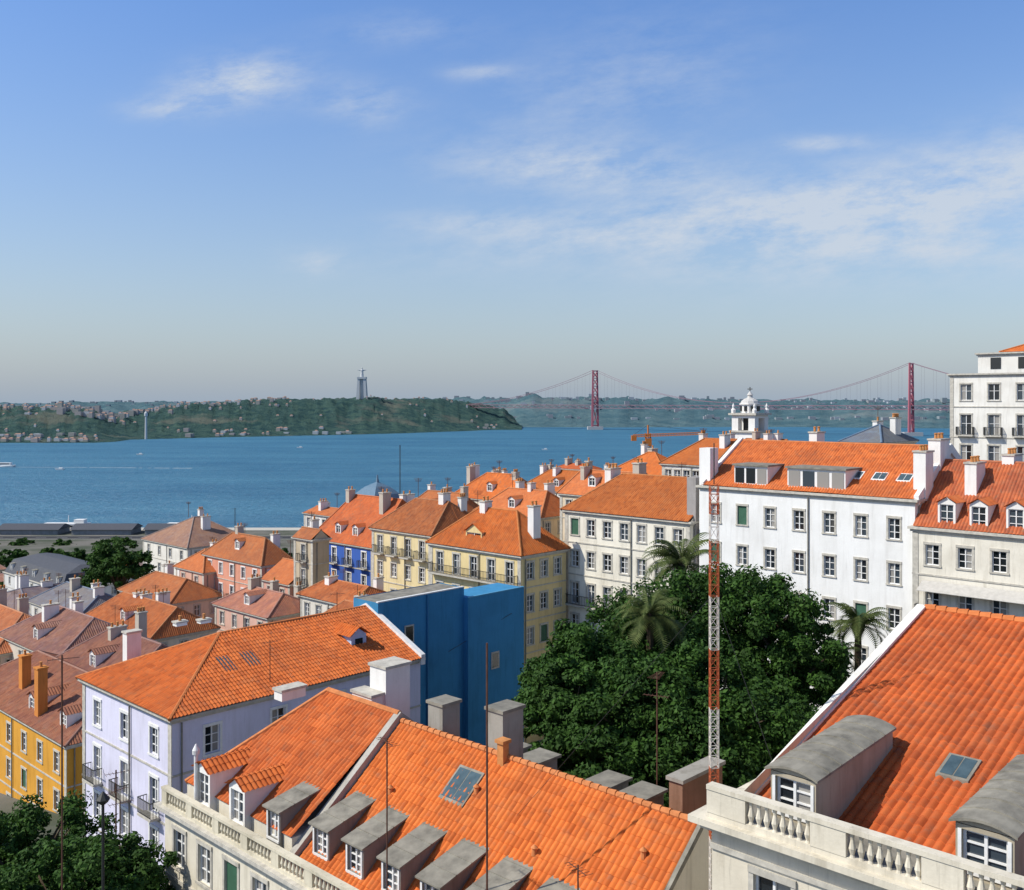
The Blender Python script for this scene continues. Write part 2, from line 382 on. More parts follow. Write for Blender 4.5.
    def balustrade(s,x0,x1,y,z,h=.9,solid_w=.5,open_w=2.2,start=.6,m=None,dd=.22,sp=.24):
        m=m or STONE; B=s.bag; t=.16
        B.box('balustrade_base',m,x0,x1,y-dd/2,y+dd/2,z,z+t); B.box('balustrade_rail',m,x0,x1,y-dd/2-.05,y+dd/2+.05,z+h-.13,z+h)
        x=x0; e=min(x0+start,x1); B.box('balustrade_pier',m,x,e,y-dd/2-.02,y+dd/2+.02,z+t,z+h-.13); x=e
        while x<x1-.1:
            e=min(x+open_w,x1); k=max(1,int((e-x)/sp))
            for i in range(k):
                cx=x+(e-x)*(i+.5)/k; za=z+t; H=h-.13-t
                B.lathe('balusters',m,cx,y,[(.08,za),(.05,za+.1*H),(.10,za+.35*H),(.045,za+.7*H),(.08,za+H)],8)
            x=e; e=min(x+solid_w,x1)
            if x<x1: B.box('balustrade_pier',m,x,e,y-dd/2-.02,y+dd/2+.02,z+t,z+h-.13)
            x=e
    def skylight(s,x,y,zf,w,l,slope,m=None):
        B=s.bag; y0,y1=y-l/2,y+l/2; q=.12
        def pt(xx,yy,o): return (xx,yy,zf(yy)+o)
        B.hexa('skylight_frame',m or ZINC,[pt(x-w/2,y0,-.1),pt(x+w/2,y0,-.1),pt(x+w/2,y1,-.1),pt(x-w/2,y1,-.1),pt(x-w/2,y0,q),pt(x+w/2,y0,q),pt(x+w/2,y1,q),pt(x-w/2,y1,q)])
        i=.09
        for a,b_ in ((x-w/2+i,x-.02),(x+.02,x+w/2-i)):
            B.poly('skylight_glass',SKYGL,[pt(a,y0+i,q+.01),pt(b_,y0+i,q+.01),pt(b_,y1-i,q+.01),pt(a,y1-i,q+.01)])
    def done(s): s.bag.flush(s.e)
def _skgl():
    m,t,b=mat('skylight_glass',.15,.6); p=pos(t); col=t.mix(t.noise(p,2.5,3),c4((.02,.04,.05)),c4((.10,.15,.17))); t.l.new(col,b.inputs['Base Color']); return m
SKYGL=_skgl()
def box_house(name,xL,xN,xR,yE,d,wall,rise,axis='x',h0=0,h1=0,c=ORANGE,floors=3,nF=4,nR=3,fh=3.3,lod=2,kinds=None,age=None,off=.5,chim=2,shutm=None,shutp=.1,ww=1.0,wh=1.7,trim=STONE,cope=False,D=None,W=None,dm=0,ant=1,dirt=.4):
    q=random.choice([.76,.86,.94,1.0,1.04]); c=(min(.66,c[0]*q),c[1]*(q*.7+.33),c[2]*(q*.4+.66))
    age=age or random.choice([.4,.6,.8])
    b=Bld(name,xN,yE,d,xL=xL,xR=xR,wall=wall,lod=lod,D=D,W=W,dirt=dirt)
    b.walls(nF,nR,floors,fh=fh,kinds=kinds,shutm=shutm,shutp=shutp,ww=ww,wh=wh,trim=trim)
    b.roof(0,b.W,0,b.D,b.ze,rise,axis,h0*(b.W if axis=='x' else b.D),h1*(b.W if axis=='x' else b.D),c,age=age,off=off,cope=cope)
    for i in range(chim):
        x=b.W*random.uniform(.1,.9); y=b.D*random.uniform(.35,.8)
        b.chimney(x,y,b.ze,b.ze+rise+random.uniform(.3,1.2),w=random.uniform(.6,.9),dd=random.uniform(.9,1.8),m=random.choice([WW,WW,wall_mat((.5,.45,.38))]),pots=random.choice([1,2,3]))
    for i in range(dm):
        xc=b.W*(.22+.56*(i+.5)/dm); yf=.9; zb=b.ze+rise*(yf+.3)/(b.D/2)
        b.dormer(xc,1.3,yf,zb-.1,zb+1.25,yf+b.D*.3,m=WW,slope=0,gable=c)
    for i in range(ant):
        x=b.W*random.uniform(.2,.8); y=b.D*.5; z=b.ze+rise; hh=random.uniform(1.5,3); r=.025*max(1,d/90)
        b.bag.rod('aerial_pole',RUST,(x,y,z-.3),(x,y,z+hh),r,4)
        for q in range(4): b.bag.rod('aerial_bar',RUST,(x-.5+.1*q,y-.3,z+hh-.1-.12*q),(x+.5-.1*q,y+.3,z+hh-.1-.12*q),r*.7,4)
    return b
# ================================================================ BUILDING A (foreground right)
A=Bld('corner_apartment_house',712,780,29,W=17,D=31.4,wall=(.70,.64,.52),lod=0,leftorigin=True,dirt=.55)
A.ze=69.0; zb=68.05
A.facade('F',0,17,0,31,A.z0,zb-.25,5,1.15,[(zb-2.95,zb-1.25,'win'),(zb-6.5,zb-4.6,'win')],STONE,.3)
A.facade('R',0,17,0,31,A.z0,zb-.25,0,1,[]); A.facade('L',0,17,0,31,A.z0,zb-.25,0,1,[]); A.facade('K',0,17,0,31,A.z0,zb-.25,5,1,[(60,61.7,'win')])
A.cornice(0,17,0,31,zb-.02,o=.5,m=wall_mat((.66,.61,.50),.6,'cornice_stone'))
A.bag.box('string_course',STONE,-.02,17,-.08,-.003,zb-.95,zb-.8)
A.bag.box('roof_gutter',ZINC,0,17,0.02,2,zb-.3,zb-.015)
A.balustrade(0,17,-.15,zb,h=.95,solid_w=1.0,open_w=1.95,start=1.25,m=wall_mat((.66,.61,.50),.65,'balustrade_stone'))
sl=.287; za=lambda y:67.15+sl*y
AC=(.58,.132,.034)
tile_slope([(0,1.2,za(1.2)),(17,1.2,za(1.2)),(17,15.7,za(15.7)),(0,15.7,za(15.7))],AC,0,A.e,age=.55)
tile_slope([(17,30.2,za(1.2)),(0,30.2,za(1.2)),(0,15.7,za(15.7)),(17,15.7,za(15.7))],ORANGE,1,A.e)
for i in range(40): A.bag.rod('ridge_tiles',solid('ridge_tile',(.6,.19,.06),.85,.2,.3),(.42*i,15.7,za(15.7)+.05),(.42*i+.44,15.7,za(15.7)+.07),.14,8,.17)
for xx in (0,17):
    A.bag.poly('gable_wall',A.wm,[(xx,0,zb-.26),(xx,31,zb-.26),(xx,15.7,za(15.7))])
    for (ya,yb_) in ((1.5,15.7),(29.9,15.7)):
        z1_,z2_=za(1.5),za(15.7)
        A.bag.hexa('gable_coping',wall_mat((.76,.74,.69),.45),[(xx-.32,ya,z1_-.6),(xx+.05,ya,z1_-.6),(xx+.05,yb_,z2_-.6),(xx-.32,yb_,z2_-.6),(xx-.32,ya,z1_+.16),(xx+.05,ya,z1_+.16),(xx+.05,yb_,z2_+.16),(xx-.32,yb_,z2_+.16)])
DW=wall_mat((.42,.37,.28),.55,'dormer_render')
for xc in (1.95,7.15,12.4):
    A.dormer(xc,1.4,1.15,zb+.05,zb+1.30,6.3,m=DW,curved=True,slope=.05,curve=.13)
A.skylight(4.75,6.1,za,.95,1.15,sl,ZINC)
A.chimney(14,15,70,73.5,1,1.6)
A.done()
# ================================================================ BUILDING B (foreground centre)
B_=Bld('terrace_apartment_house',165,785,49.6,W=26.7,D=13.6,wall=(.72,.67,.55),lod=0,leftorigin=True,dirt=.5)
zb=60.1; W=26.7
rw=[(zb-2.75,zb-.95,'win'),(zb-6.6,zb-4.2,'bal'),(zb-10,zb-8.2,'win')]
B_.facade('F',0,W,0,13.6,B_.z0,zb-.2,11,1.1,rw,STONE,.3,.1,GREENW)
B_.facade('R',0,W,0,13.6,B_.z0,zb-.2,0,1,[]); B_.facade('L',0,W,0,13.6,B_.z0,zb-.2,0,1,[]); B_.facade('K',0,W,0,13.6,B_.z0,zb-.2,8,1.1,[(zb-2.75,zb-.95,'win')])
B_.cornice(0,W,0,13.6,zb-.02,o=.4)
B_.bag.box('roof_gutter',ZINC,0,W,.02,1.3,zb-.3,zb-.015)
B_.bag.box('string_course',STONE,0,W,-.07,-.003,zb-3.5,zb-3.3)
BS=wall_mat((.64,.59,.46),.6,'balustrade_stone')
B_.balustrade(0,W,-.05,zb,h=.9,solid_w=.55,open_w=1.9,start=.5,m=BS,sp=.26)
PW=9.9; zr=64.8; yb0,ym,yb1=.9,6.8,12.9; sl=(zr-zb)/(ym-yb0); zB=lambda y:zb+sl*(y-yb0)
BC=(.64,.165,.036)
tile_slope([(PW,yb0,zb),(W,yb0,zb),(W,ym,zr),(PW,ym,zr)],BC,0,B_.e,age=.45)
tile_slope([(W,yb1+.6,zb),(PW,yb1+.6,zb),(PW,ym,zr),(W,ym,zr)],ORANGE,1,B_.e)
RT=solid('ridge_tile',(.60,.22,.08),.85,.2,.35)
for i in range(int((W-PW)/.42)): B_.bag.rod('ridge_tiles',RT,(PW+.42*i,ym,zr+.04),(PW+.42*i+.44,ym,zr+.06),.125,8,.155)
B_.bag.poly('gable_wall',B_.wm,[(W,0,zb-.21),(W,13.6,zb-.21),(W,ym,zr)])
B_.bag.hexa('gable_coping',ZINC,[(W-.02,yb0-.3,zb-.35),(W+.15,yb0-.3,zb-.35),(W+.15,ym,zr-.15),(W-.02,ym,zr-.15),(W-.02,yb0-.3,zb-.1),(W+.15,yb0-.3,zb-.1),(W+.15,ym,zr+.12),(W-.02,ym,zr+.12)])
for ya,z1_ in ((yb0-.4,zb),(yb1+.4,zb)):
    B_.bag.hexa('party_wall',wall_mat((.42,.40,.36),.6),[(PW-.25,ya,z1_-1.2),(PW+.12,ya,z1_-1.2),(PW+.12,ym,zr-1.2),(PW-.25,ym,zr-1.2),(PW-.25,ya,z1_+.1),(PW+.12,ya,z1_+.1),(PW+.12,ym,zr+.45),(PW-.25,ym,zr+.45)])
GD=wall_mat((.25,.24,.21),.5,'lead_dormer')
for xc in (11.2,13.55,15.9,18.25,20.6,22.95,25.3):
    B_.dormer(xc,1.2,1.35,zb+.35,zb+1.65,4.6,m=GD,slope=.24)
for xc in (13.0,14.9,19.1,21.0):
    B_.bag.box('rear_dormer',GD,xc-.6,xc+.6,8.6,11.8,61.0,63.15); B_.bag.box('rear_dormer_roof',ZINC,xc-.7,xc+.7,8.2,12.0,63.15,63.27)
CG=wall_mat((.34,.32,.28),.65,'grey_stack')
x=B_.lx(444,7.9); B_.chimney(x,7.9,62,B_.zp(x,7.9,702),1.0,1.1,CG,ZINC,0)
x=B_.lx(505,7.9); B_.chimney(x,7.9,62,B_.zp(x,7.9,708),1.0,1.3,CG,ZINC,0)
x=B_.lx(503,6.6); B_.chimney(x,6.6,63,B_.zp(x,6.6,742),.35,.35,BRICK,BRICK,0)
x=B_.lx(463,5.4); B_.skylight(x,5.3,zB,1.5,1.3,sl,ZINC)
x=23.3; zt_=B_.zp(x,11.6,772); B_.bag.box('old_stack',wall_mat((.26,.15,.10),.8,'old_brick'),x-.3,x+.35,10.2,13.2,57,zt_); B_.bag.box('old_stack_cap',CG,x-.4,x+.45,10.1,13.3,zt_,zt_+.15)
tile_slope([(0.4,yb0,zb+.9),(PW-.25,yb0,zb+.9),(PW-.25,ym,65.1),(4.2,ym,65.1)],(.60,.15,.038),0,B_.e,age=.55)
tile_slope([(PW-.25,yb1,zb+.9),(0.4,yb1,zb+.9),(4.2,ym,65.1),(PW-.25,ym,65.1)],ORANGE,1,B_.e)
tile_slope([(0.4,yb1,zb+.9),(0.4,yb0,zb+.9),(4.2,ym,65.1)],ORANGE,0,B_.e)
B_.bag.rod('ridge_tiles',RT,(4.2,ym,65.15),(PW,ym,65.15),.15,8); B_.bag.rod('ridge_tiles',RT,(.4,yb0,zb+.93),(4.2,ym,65.15),.13,6)
B_.bag.box('attic_wall',B_.wm,.45,PW-.26,yb0+.05,yb1-.05,zb-.3,zb+.88)
for xc in (2.6,5.7): B_.dormer(xc,1.35,.6,zb+.35,zb+2.1,4.2,m=WW,slope=0,gable=(.62,.155,.036))
B_.dormer(8.4,1.1,.8,zb+.4,zb+1.8,4,m=GD,slope=.2)
x=B_.lx(290,8.8); B_.chimney(x,8.8,63,B_.zp(x,8.8,688),.8,1.6,WW,STONE,0)
x=B_.lx(390,9.2); B_.chimney(x,9.2,63,B_.zp(x,9.2,664),1.3,1.6,WW,STONE,0); B_.chimney(x-.3,8.0,63,B_.zp(x,8,694),1.6,.8,WW,STONE,0)
x=B_.lx(196,.5); B_.bag.rod('vent_pipe',WHITE,(x,.5,60),(x,.5,B_.zp(x,.5,752)),.1,10); B_.bag.lathe('vent_cowl',WHITE,x,.5,[(.17,B_.zp(x,.5,754)),(.18,B_.zp(x,.5,750)),(.03,B_.zp(x,.5,744))],10)
for i in range(4):
    x=PW+2.5+i*4.3; B_.bag.lathe('vent_tile',RT,x,4.2+1.1*(i%2),[(.12,zB(4.2+1.1*(i%2))),(.1,zB(4.2+1.1*(i%2))+.25),(.15,zB(4.2+1.1*(i%2))+.3),(.02,zB(4.2+1.1*(i%2))+.42)],8)
B_.done()
# ================================================================ E lavender
E=Bld('lavender_apartment_house',172,718,62,xL=83,D=20.3,wall=(.66,.65,.79),lod=0,dirt=.28)
E.walls(3,4,4,fh=3.2,first=1.1,ww=1.05,wh=1.75,kinds=['win','bal','win','bal'],trim=WHITE,shutp=.0,cornice=True)
rs=3.0
E.roof(0,E.W,0,E.D,E.ze,rs,'y',7.0,0,(.61,.155,.038),age=.55,cope=True)
hw=E.W/2
def zE(x): return E.ze+rs*(1-(x-hw)/hw)
for px in (226,251):
    x=E.W*.74; y=E.ly(px,x); z=zE(x); a=.55; sE=rs/hw; w_=.75
    E.bag.hexa('skylight_frame',SLATE,[(x-w_,y-a,z+w_*sE-.1),(x+w_,y-a,z-w_*sE-.1),(x+w_,y+a,z-w_*sE-.1),(x-w_,y+a,z+w_*sE-.1),(x-w_,y-a,z+w_*sE+.15),(x+w_,y-a,z-w_*sE+.15),(x+w_,y+a,z-w_*sE+.15),(x-w_,y+a,z+w_*sE+.15)])
    E.bag.poly('skylight_glass',SKYGL,[(x-.62,y-a+.1,z+.62*sE+.16),(x+.62,y-a+.1,z-.62*sE+.16),(x+.62,y+a-.1,z-.62*sE+.16),(x-.62,y+a-.1,z+.62*sE+.16)])
DBW=wall_mat((.45,.55,.72),.2)
x=E.W*.80; y=E.ly(358,x); E.bag.box('dormer_walls',DBW,x-1.5,x+.1,y-.7,y+.7,E.ze,E.ze+2.0)
E.bag.box('dormer_window',GLASS,x+.1,x+.13,y-.35,y+.35,E.ze+1.0,E.ze+1.75)
for sg in (-1,1): tile_slope([(x+.3,y+sg*.95,E.ze+1.95),(x-2.6,y+sg*.95,E.ze+1.95),(x-2.6,y,E.ze+2.6),(x+.3,y,E.ze+2.6)],ORANGE,0,E.e)
E.bag.poly('dormer_walls',DBW,[(x+.1,y-.7,E.ze+2.0),(x+.1,y+.7,E.ze+2.0),(x+.1,y,E.ze+2.5)])
y=4.0; x=E.lx(132,y); E.chimney(x,y,E.ze,E.zp(x,y,632),.7,1.1,WW,STONE,0)
for px,py,yy in ((180,622,13),(204,620,15)): x=E.lx(px,yy); E.chimney(x,yy,E.ze,E.zp(x,yy,py),.7,1.0,WW,STONE,1)
E.done()
# ================================================================ blue walled house
BLC=(.05,.235,.44)
b=Bld('blue_gable_house',378,603,80,W=3.2,xR=520,wall=BLC,lod=1,dirt=.4)
ys=b.ly(464,3.2)
for f_ in 'FRKL': b.facade(f_,0,3.2,0,ys,b.z0,b.ze,0,1,[])
b.bag.box('lower_wing',b.wm,0.3,3.7,ys+.002,b.D,b.z0,b.ze-.9)
b.bag.box('parapet_coping',WHITE,3.0,3.26,-.05,ys,b.ze+.002,b.ze+.09); b.bag.box('roof_slab',ZINC,.05,3.0,.05,ys-.05,b.ze-.2,b.ze-.05)
b.bag.box('lower_coping',solid('blue_coping',(.08,.3,.5)),3.5,3.76,ys+.01,b.D,b.ze-.898,b.ze-.8)
for px,py in ((409,634),(495,660)):
    xx=3.2 if px<463 else 3.7; y=b.ly(px,xx); z=b.zp(xx,y,py); T=b.T('R',0,xx,y-.5,y+.5)
    b.tb('window_frames',STONE,T,0,1,z-.75,z+.75,-.06,-.004); b.bag.poly('window_panes',GLASS,[(xx+.07,y-.38,z-.62),(xx+.07,y+.38,z-.62),(xx+.07,y+.38,z+.62),(xx+.07,y-.38,z+.62)])
b.bag.rod('downpipe',solid('blue_pipe',(.03,.18,.36)),(3.27,ys*.55,b.z0),(3.27,ys*.55,b.ze),.07,6)
b.bag.rod('drooping_cable',IRON,(3.75,b.D*.9,b.ze-3),(3.4,b.D*.45,b.ze-5.2),.02,4)
b.done()
# ================================================================ C white big
C=Bld('white_apartment_block',915,500,80,xL=700,D=14,wall=(.79,.79,.77),lod=1,dirt=.24)
C.walls(7,0,4,fh=3.65,first=1.6,ww=.95,wh=1.7,trim=STONE,shutp=.12,shutm=GREENW,bands=False)
C.roof(0,C.W,.6,C.D,C.ze,4.0,'x',0,0,(.60,.16,.044),age=.55,cope=True)
for x0,x1 in ((C.lx(735,1),C.lx(768,1)),(C.lx(788,1),C.lx(846,1))):
    C.bag.box('dormer_walls',C.wm,x0,x1,.9,5.5,C.ze-.2,C.ze+2.0); C.bag.box('dormer_roof',ZINC,x0-.15,x1+.15,.7,5.8,C.ze+2.0,C.ze+2.15)
    k=max(2,int((x1-x0)/1.1)); 
    for i in range(k):
        a=x0+(x1-x0)*(i+.1)/k; c_=x0+(x1-x0)*(i+.9)/k; C.bag.box('dormer_window',GLASS,a,c_,.86,.898,C.ze+.4,C.ze+1.8)
        C.bag.box('dormer_sill',WHITE,a-.03,c_+.03,.8,.897,C.ze+.32,C.ze+.4)
zC=lambda y:C.ze+4.0*(y-.25)/(7.3-.25)
for px in (856,880,905): C.skylight(C.lx(px,2.8),2.8,zC,1.2,1.0,.5,WHITE)
C.bag.box('tall_stack',C.wm,-.6,.6,.8,2.2,C.z0,C.zp(0,1,448)); C.bag.box('tall_stack',wall_mat((.35,.33,.32),.6),-2.0,-1.0,.8,2.0,C.z0,C.zp(0,1,478))
C.chimney(C.W-.2,2.2,C.ze,C.zp(C.W,2,452),1.0,1.6,WW,STONE,3); C.chimney(C.W-.2,5.5,C.ze,C.zp(C.W,5,440),1.0,2.0,WW,STONE,3)
C.chimney(C.W*.35,9.3,C.ze,C.ze+4.9,.8,1.6,WW,STONE,2)
C.done()
# ================================================================ F cream
Fb=Bld('cream_apartment_house',915,527,80,W=18,D=12,wall=(.74,.70,.60),lod=1,leftorigin=True,dirt=.5)
Fb.ox,Fb.oy=C.w(C.W+.05,-.6); Fb.e.location=(Fb.ox,Fb.oy,0)
Fb.ze=70.1
Fb.walls(7,0,4,fh=3.6,first=1.3,ww=1.05,wh=1.6,kinds=['win','long','win','win'],shutp=0)
Fb.roof(0,18,.4,12,Fb.ze,5.0,'x',0,0,(.50,.135,.05),age=.85)
for px in (949,981,1018):
    xc=Fb.lx(px,1); Fb.dormer(xc,1.35,.5,Fb.ze+.1,Fb.ze+2.0,4.5,m=WW,slope=0,gable=(.56,.15,.045))
Fb.chimney(Fb.lx(975,4),4,Fb.ze,Fb.ze+5.0,.9,2,WW,STONE,3)
Fb.chimney(Fb.lx(1012,7),7,Fb.ze,Fb.ze+5.6,.9,2,WW,STONE,3)
hz=Fb.ze-1.3-3.6
Fb.bag.hexa('awning',solid('awning',(.5,.48,.44)),[(.8,-1.3,hz+.1),(9,-1.3,hz+.1),(9,-.05,hz+.7),(.8,-.05,hz+.7),(.8,-1.3,hz+.14),(9,-1.3,hz+.14),(9,-.05,hz+.75),(.8,-.05,hz+.75)])
for i,cc in enumerate([(.75,.75,.75),(.5,.08,.07),(.7,.68,.62),(.7,.7,.72),(.45,.12,.1)]):
    x=1.0+i*1.1; zt_=hz-1.2
    Fb.bag.poly('laundry',solid('laundry_%d'%i,cc),[(x,-.9,zt_-.6-.2*(i%2)),(x+.3,-.93,zt_-.65),(x+.6,-.88,zt_-.55-.2*(i%3)),(x+.6,-.8,zt_),(x+.3,-.82,zt_),(x,-.8,zt_)])
Fb.done()
# ================================================================ G white tall upper right
G=Bld('white_hilltop_building',950,378,125,W=30,D=22,wall=(.78,.76,.70),lod=2,leftorigin=True,dirt=.35)
G.ze=CZ-(374-HZ)*.125; 
G.walls(9,0,6,fh=3.75,first=1.3,ww=1.3,wh=2.0,trim=STONE,shutp=0,kinds=['win','bal','win','long'])
G.bag.box('setback_storey',G.wm,2.5,30,2.5,22,G.ze,G.ze+2.6)
for i in range(8): 
    x=4+i*3.2; G.bag.box('window_panes',GLASS,x,x+1.2,2.44,2.49,G.ze+.6,G.ze+2.0)
G.cornice(2.5,30,2.5,22,G.ze+2.6)
G.roof(5,30,4,22,G.ze+2.7,3.2,'x',7,7,ORANGE)
G.done()
# ================================================================ middle houses
b=box_house('yellow_corner_house',430,521,566,556,100,(.72,.58,.30),3.9,'x',.32,.28,ORANGE,5,5,3,fh=3.3,lod=1,kinds=['long','win','bal','win'],shutm=GREENW,chim=0)
b.dormer(b.W*.45,2.4,.7,b.ze+.1,b.ze+1.7,4,m=wall_mat((.72,.58,.30)),slope=0,gable=ORANGE)
for fx in (.38,.9): b.chimney(b.W*fx,b.D*.5,b.ze,b.ze+4.6,.8,1.1,WW,STONE,2)
b.done()
b=box_house('white_balcony_house',565,690,720,522,95,(.79,.75,.64),3.6,'x',.2,0,(.62,.165,.04),5,7,0,fh=3.35,lod=1,kinds=['win','win','long','win'],chim=3,shutm=GREENW,D=12,dm=0); b.done()
b=box_house('beige_house',372,431,452,536,121,(.72,.60,.34),3.6,'x',.25,.2,ORANGE2,4,4,2,lod=1,kinds=['bal','win','long'],chim=2,D=10); b.done()
b=box_house('blue_tiled_house',312,373,420,548,140,(.05,.12,.42),6.2,'x',.12,.1,(.52,.125,.038),4,4,2,lod=2,kinds=['bal','bal','win'],chim=4,trim=WHITE,D=13,dm=2); b.done()
b=box_house('balconied_tenement',294,313,316,540,133,(.50,.42,.30),1.2,'x',0,0,ORANGE2,5,1,0,kinds=['bal','bal','bal','bal'],chim=1,D=2.6); b.done()
b=box_house('pink_house',204,262,293,566,150,(.68,.32,.22),3.6,'x',.25,.2,ORANGE2,3,5,2,kinds=['win','bal'],chim=2,trim=WHITE,dm=1); b.done()
b=box_house('salmon_house',176,204,240,573,158,(.66,.42,.32),3.0,'y',.3,0,ORANGE2,3,2,2,chim=2,D=9); b.done()
b=box_house('rose_house',262,290,300,585,138,(.62,.36,.29),2.5,'x',0,0,ORANGE2,3,2,1,chim=1,D=7); b.done()
b=box_house('cream_pavilion_house',143,188,252,548,190,(.76,.73,.66),4.6,'y',.45,.45,(.38,.2,.12),3,4,4,chim=2,age=.6); b.done()
b=Bld('ochre_house',67,745,84,W=26,D=12,wall=(.66,.33,.05),lod=1,dirt=.4)
b.walls(7,2,3,fh=3.3,first=1.1,ww=1.0,wh=1.7,trim=STONE,shutp=.2,shutm=GREENW)
b.roof(0,b.W,0,b.D,b.ze,3.0,'x',4,4,BROWN,age=.7)
OB=wall_mat((.62,.24,.06),.5,'ochre_brick')
for px,py,y in ((25,656,2.4),(41,668,1.0)):
    x=b.lx(px,y); zz=b.zp(x,y,py); b.chimney(x,y,b.ze,zz,.85,.85,OB,OB,1)
for xc in (b.W-3,b.W-10): b.dormer(xc,1.4,.9,b.ze+.3,b.ze+1.8,4,m=WW,slope=0,gable=BROWN)
b.done()
b=box_house('brown_roof_house',52,118,240,692,92,(.55,.42,.38),3.2,'x',.2,.1,(.30,.13,.08),3,4,3,lod=1,chim=2,age=.8,D=10,dm=1,ant=2); b.done()
b=box_house('courtyard_house',0,58,110,660,110,(.62,.55,.46),3.2,'x',.2,.2,(.36,.17,.11),3,4,3,lod=1,chim=3,age=.8,D=11,dm=1,ant=2); b.done()
b=box_house('side_street_house',-70,-6,110,655,118,(.62,.5,.42),3.4,'x',.2,.2,(.52,.18,.07),3,4,3,lod=1,chim=3,age=.6,D=10,ant=1); b.done()
b=box_house('tiled_row_house',85,150,220,640,122,(.70,.63,.52),3.0,'x',.1,.1,ORANGE2,3,4,3,chim=3,age=.6,D=9,lod=1,dm=1,ant=2); b.done()
b=box_house('old_row_house',-20,35,110,622,150,(.60,.54,.46),3.2,'y',.2,.2,(.24,.17,.14),3,4,3,chim=3,age=.8,D=11,ant=2); b.done()
b=box_house('grey_lane_house',30,78,110,618,140,(.66,.64,.6),2.6,'x',.15,.15,(.19,.175,.165),3,4,3,chim=3,age=.5,D=9,ant=1); b.done()
b=box_house('low_row_house',120,170,240,604,152,(.66,.55,.44),2.8,'x',.2,.2,ORANGE2,3,4,3,chim=2,age=.6,D=9); b.done()
b=box_house('lane_house',215,268,330,618,128,(.66,.42,.34),2.2,'x',.2,.2,(.46,.18,.10),3,4,3,chim=3,D=8,dm=1); b.done()
b=box_house('garden_house',300,350,420,606,116,(.70,.66,.58),1.6,'x',.1,.1,ORANGE2,3,4,3,lod=1,chim=2,D=7); b.done()
b=box_house('white_yard_house',325,372,420,628,97,(.78,.74,.72),1.4,'x',.1,.1,ORANGE2,3,4,3,lod=1,chim=2,D=4); b.done()
b=Bld('slate_mansard_house',62,590,215,xL=4,D=14,wall=(.64,.64,.62),lod=2)
b.walls(5,3,3); Wd,Dd=b.W,b.D; z=b.ze
b.bag.hexa('mansard_roof',SLATE,[(0,0,z),(Wd,0,z),(Wd,Dd,z),(0,Dd,z),(1.6,1.6,z+3.0),(Wd-1.6,1.6,z+3.0),(Wd-1.6,Dd-1.6,z+3.0),(1.6,Dd-1.6,z+3.0)])
b.bag.hexa('mansard_top',SLATE,[(1.6,1.6,z+3.0),(Wd-1.6,1.6,z+3.0),(Wd-1.6,Dd-1.6,z+3.0),(1.6,Dd-1.6,z+3.0),(5,6,z+4.2),(Wd-5,6,z+4.2),(Wd-5,Dd-6,z+4.2),(5,Dd-6,z+4.2)])
for i in range(5): b.dormer(Wd*(i+.5)/5,1.3,.4,z+.3,z+2.2,2.5,m=WW)
b.done()
for nm,xL,xN,xR,yE,d,wc,rs_,ax,h0,h1,cc,dm in (
 ('ridge_house',452,522,552,503,165,(.76,.70,.58),4.2,'x',.3,.3,ORANGE,1),
 ('skyline_house',520,588,622,494,185,(.76,.74,.7),3.6,'x',.2,.2,ORANGE,1),
 ('pyramid_roof_house',604,668,700,479,150,(.72,.64,.5),3.6,'x',.45,.45,ORANGE,0),
 ('long_roof_house',560,640,668,500,130,(.7,.58,.42),3.2,'x',.1,.1,ORANGE2,2),
 ('gabled_white_house',662,712,770,466,138,(.8,.79,.76),3.4,'x',.25,.1,ORANGE,0),
 ('cream_gable_house',700,752,820,466,150,(.74,.72,.66),3.6,'x',.2,0,ORANGE,0),
 ('red_house',556,588,600,470,215,(.5,.05,.04),1.0,'x',.2,.2,RED,0),
 ('terrace_house',476,540,580,518,140,(.74,.62,.44),3.3,'x',.2,.2,ORANGE2,1),
 ('upper_lane_house',400,455,490,520,160,(.74,.69,.6),3.8,'x',.2,.2,ORANGE2,1),
 ('back_lane_house',590,640,665,490,210,(.74,.69,.6),3.8,'x',.2,.2,RED,0),
 ('west_lane_house',304,345,370,518,175,(.75,.73,.7),1.0,'x',0,0,ORANGE2,0),
 ('white_step_house',470,500,530,490,200,(.78,.77,.74),2.2,'x',.1,.1,ORANGE2,0),
 ('grey_roof_house',842,880,915,443,120,(.5,.5,.48),2.0,'x',.48,.48,(.2,.2,.19),0)):
    b=box_house(nm,xL,xN,xR,yE,d,wc,rs_,ax,h0,h1,cc,3,5,3,chim=3,dm=dm); b.done()
b=Bld('grey_dome_house',378,503,172,xL=350,D=6,wall=(.7,.7,.72)); b.walls(2,2,2)
z=b.ze; b.bag.lathe('dome_roof',solid('blue_zinc',(.12,.2,.28)),b.W/2,3,[(b.W*.62,z),(b.W*.5,z+1.2),(b.W*.28,z+2.4),(.3,z+3.2),(.1,z+4.5)],4,math.pi/4); b.done()
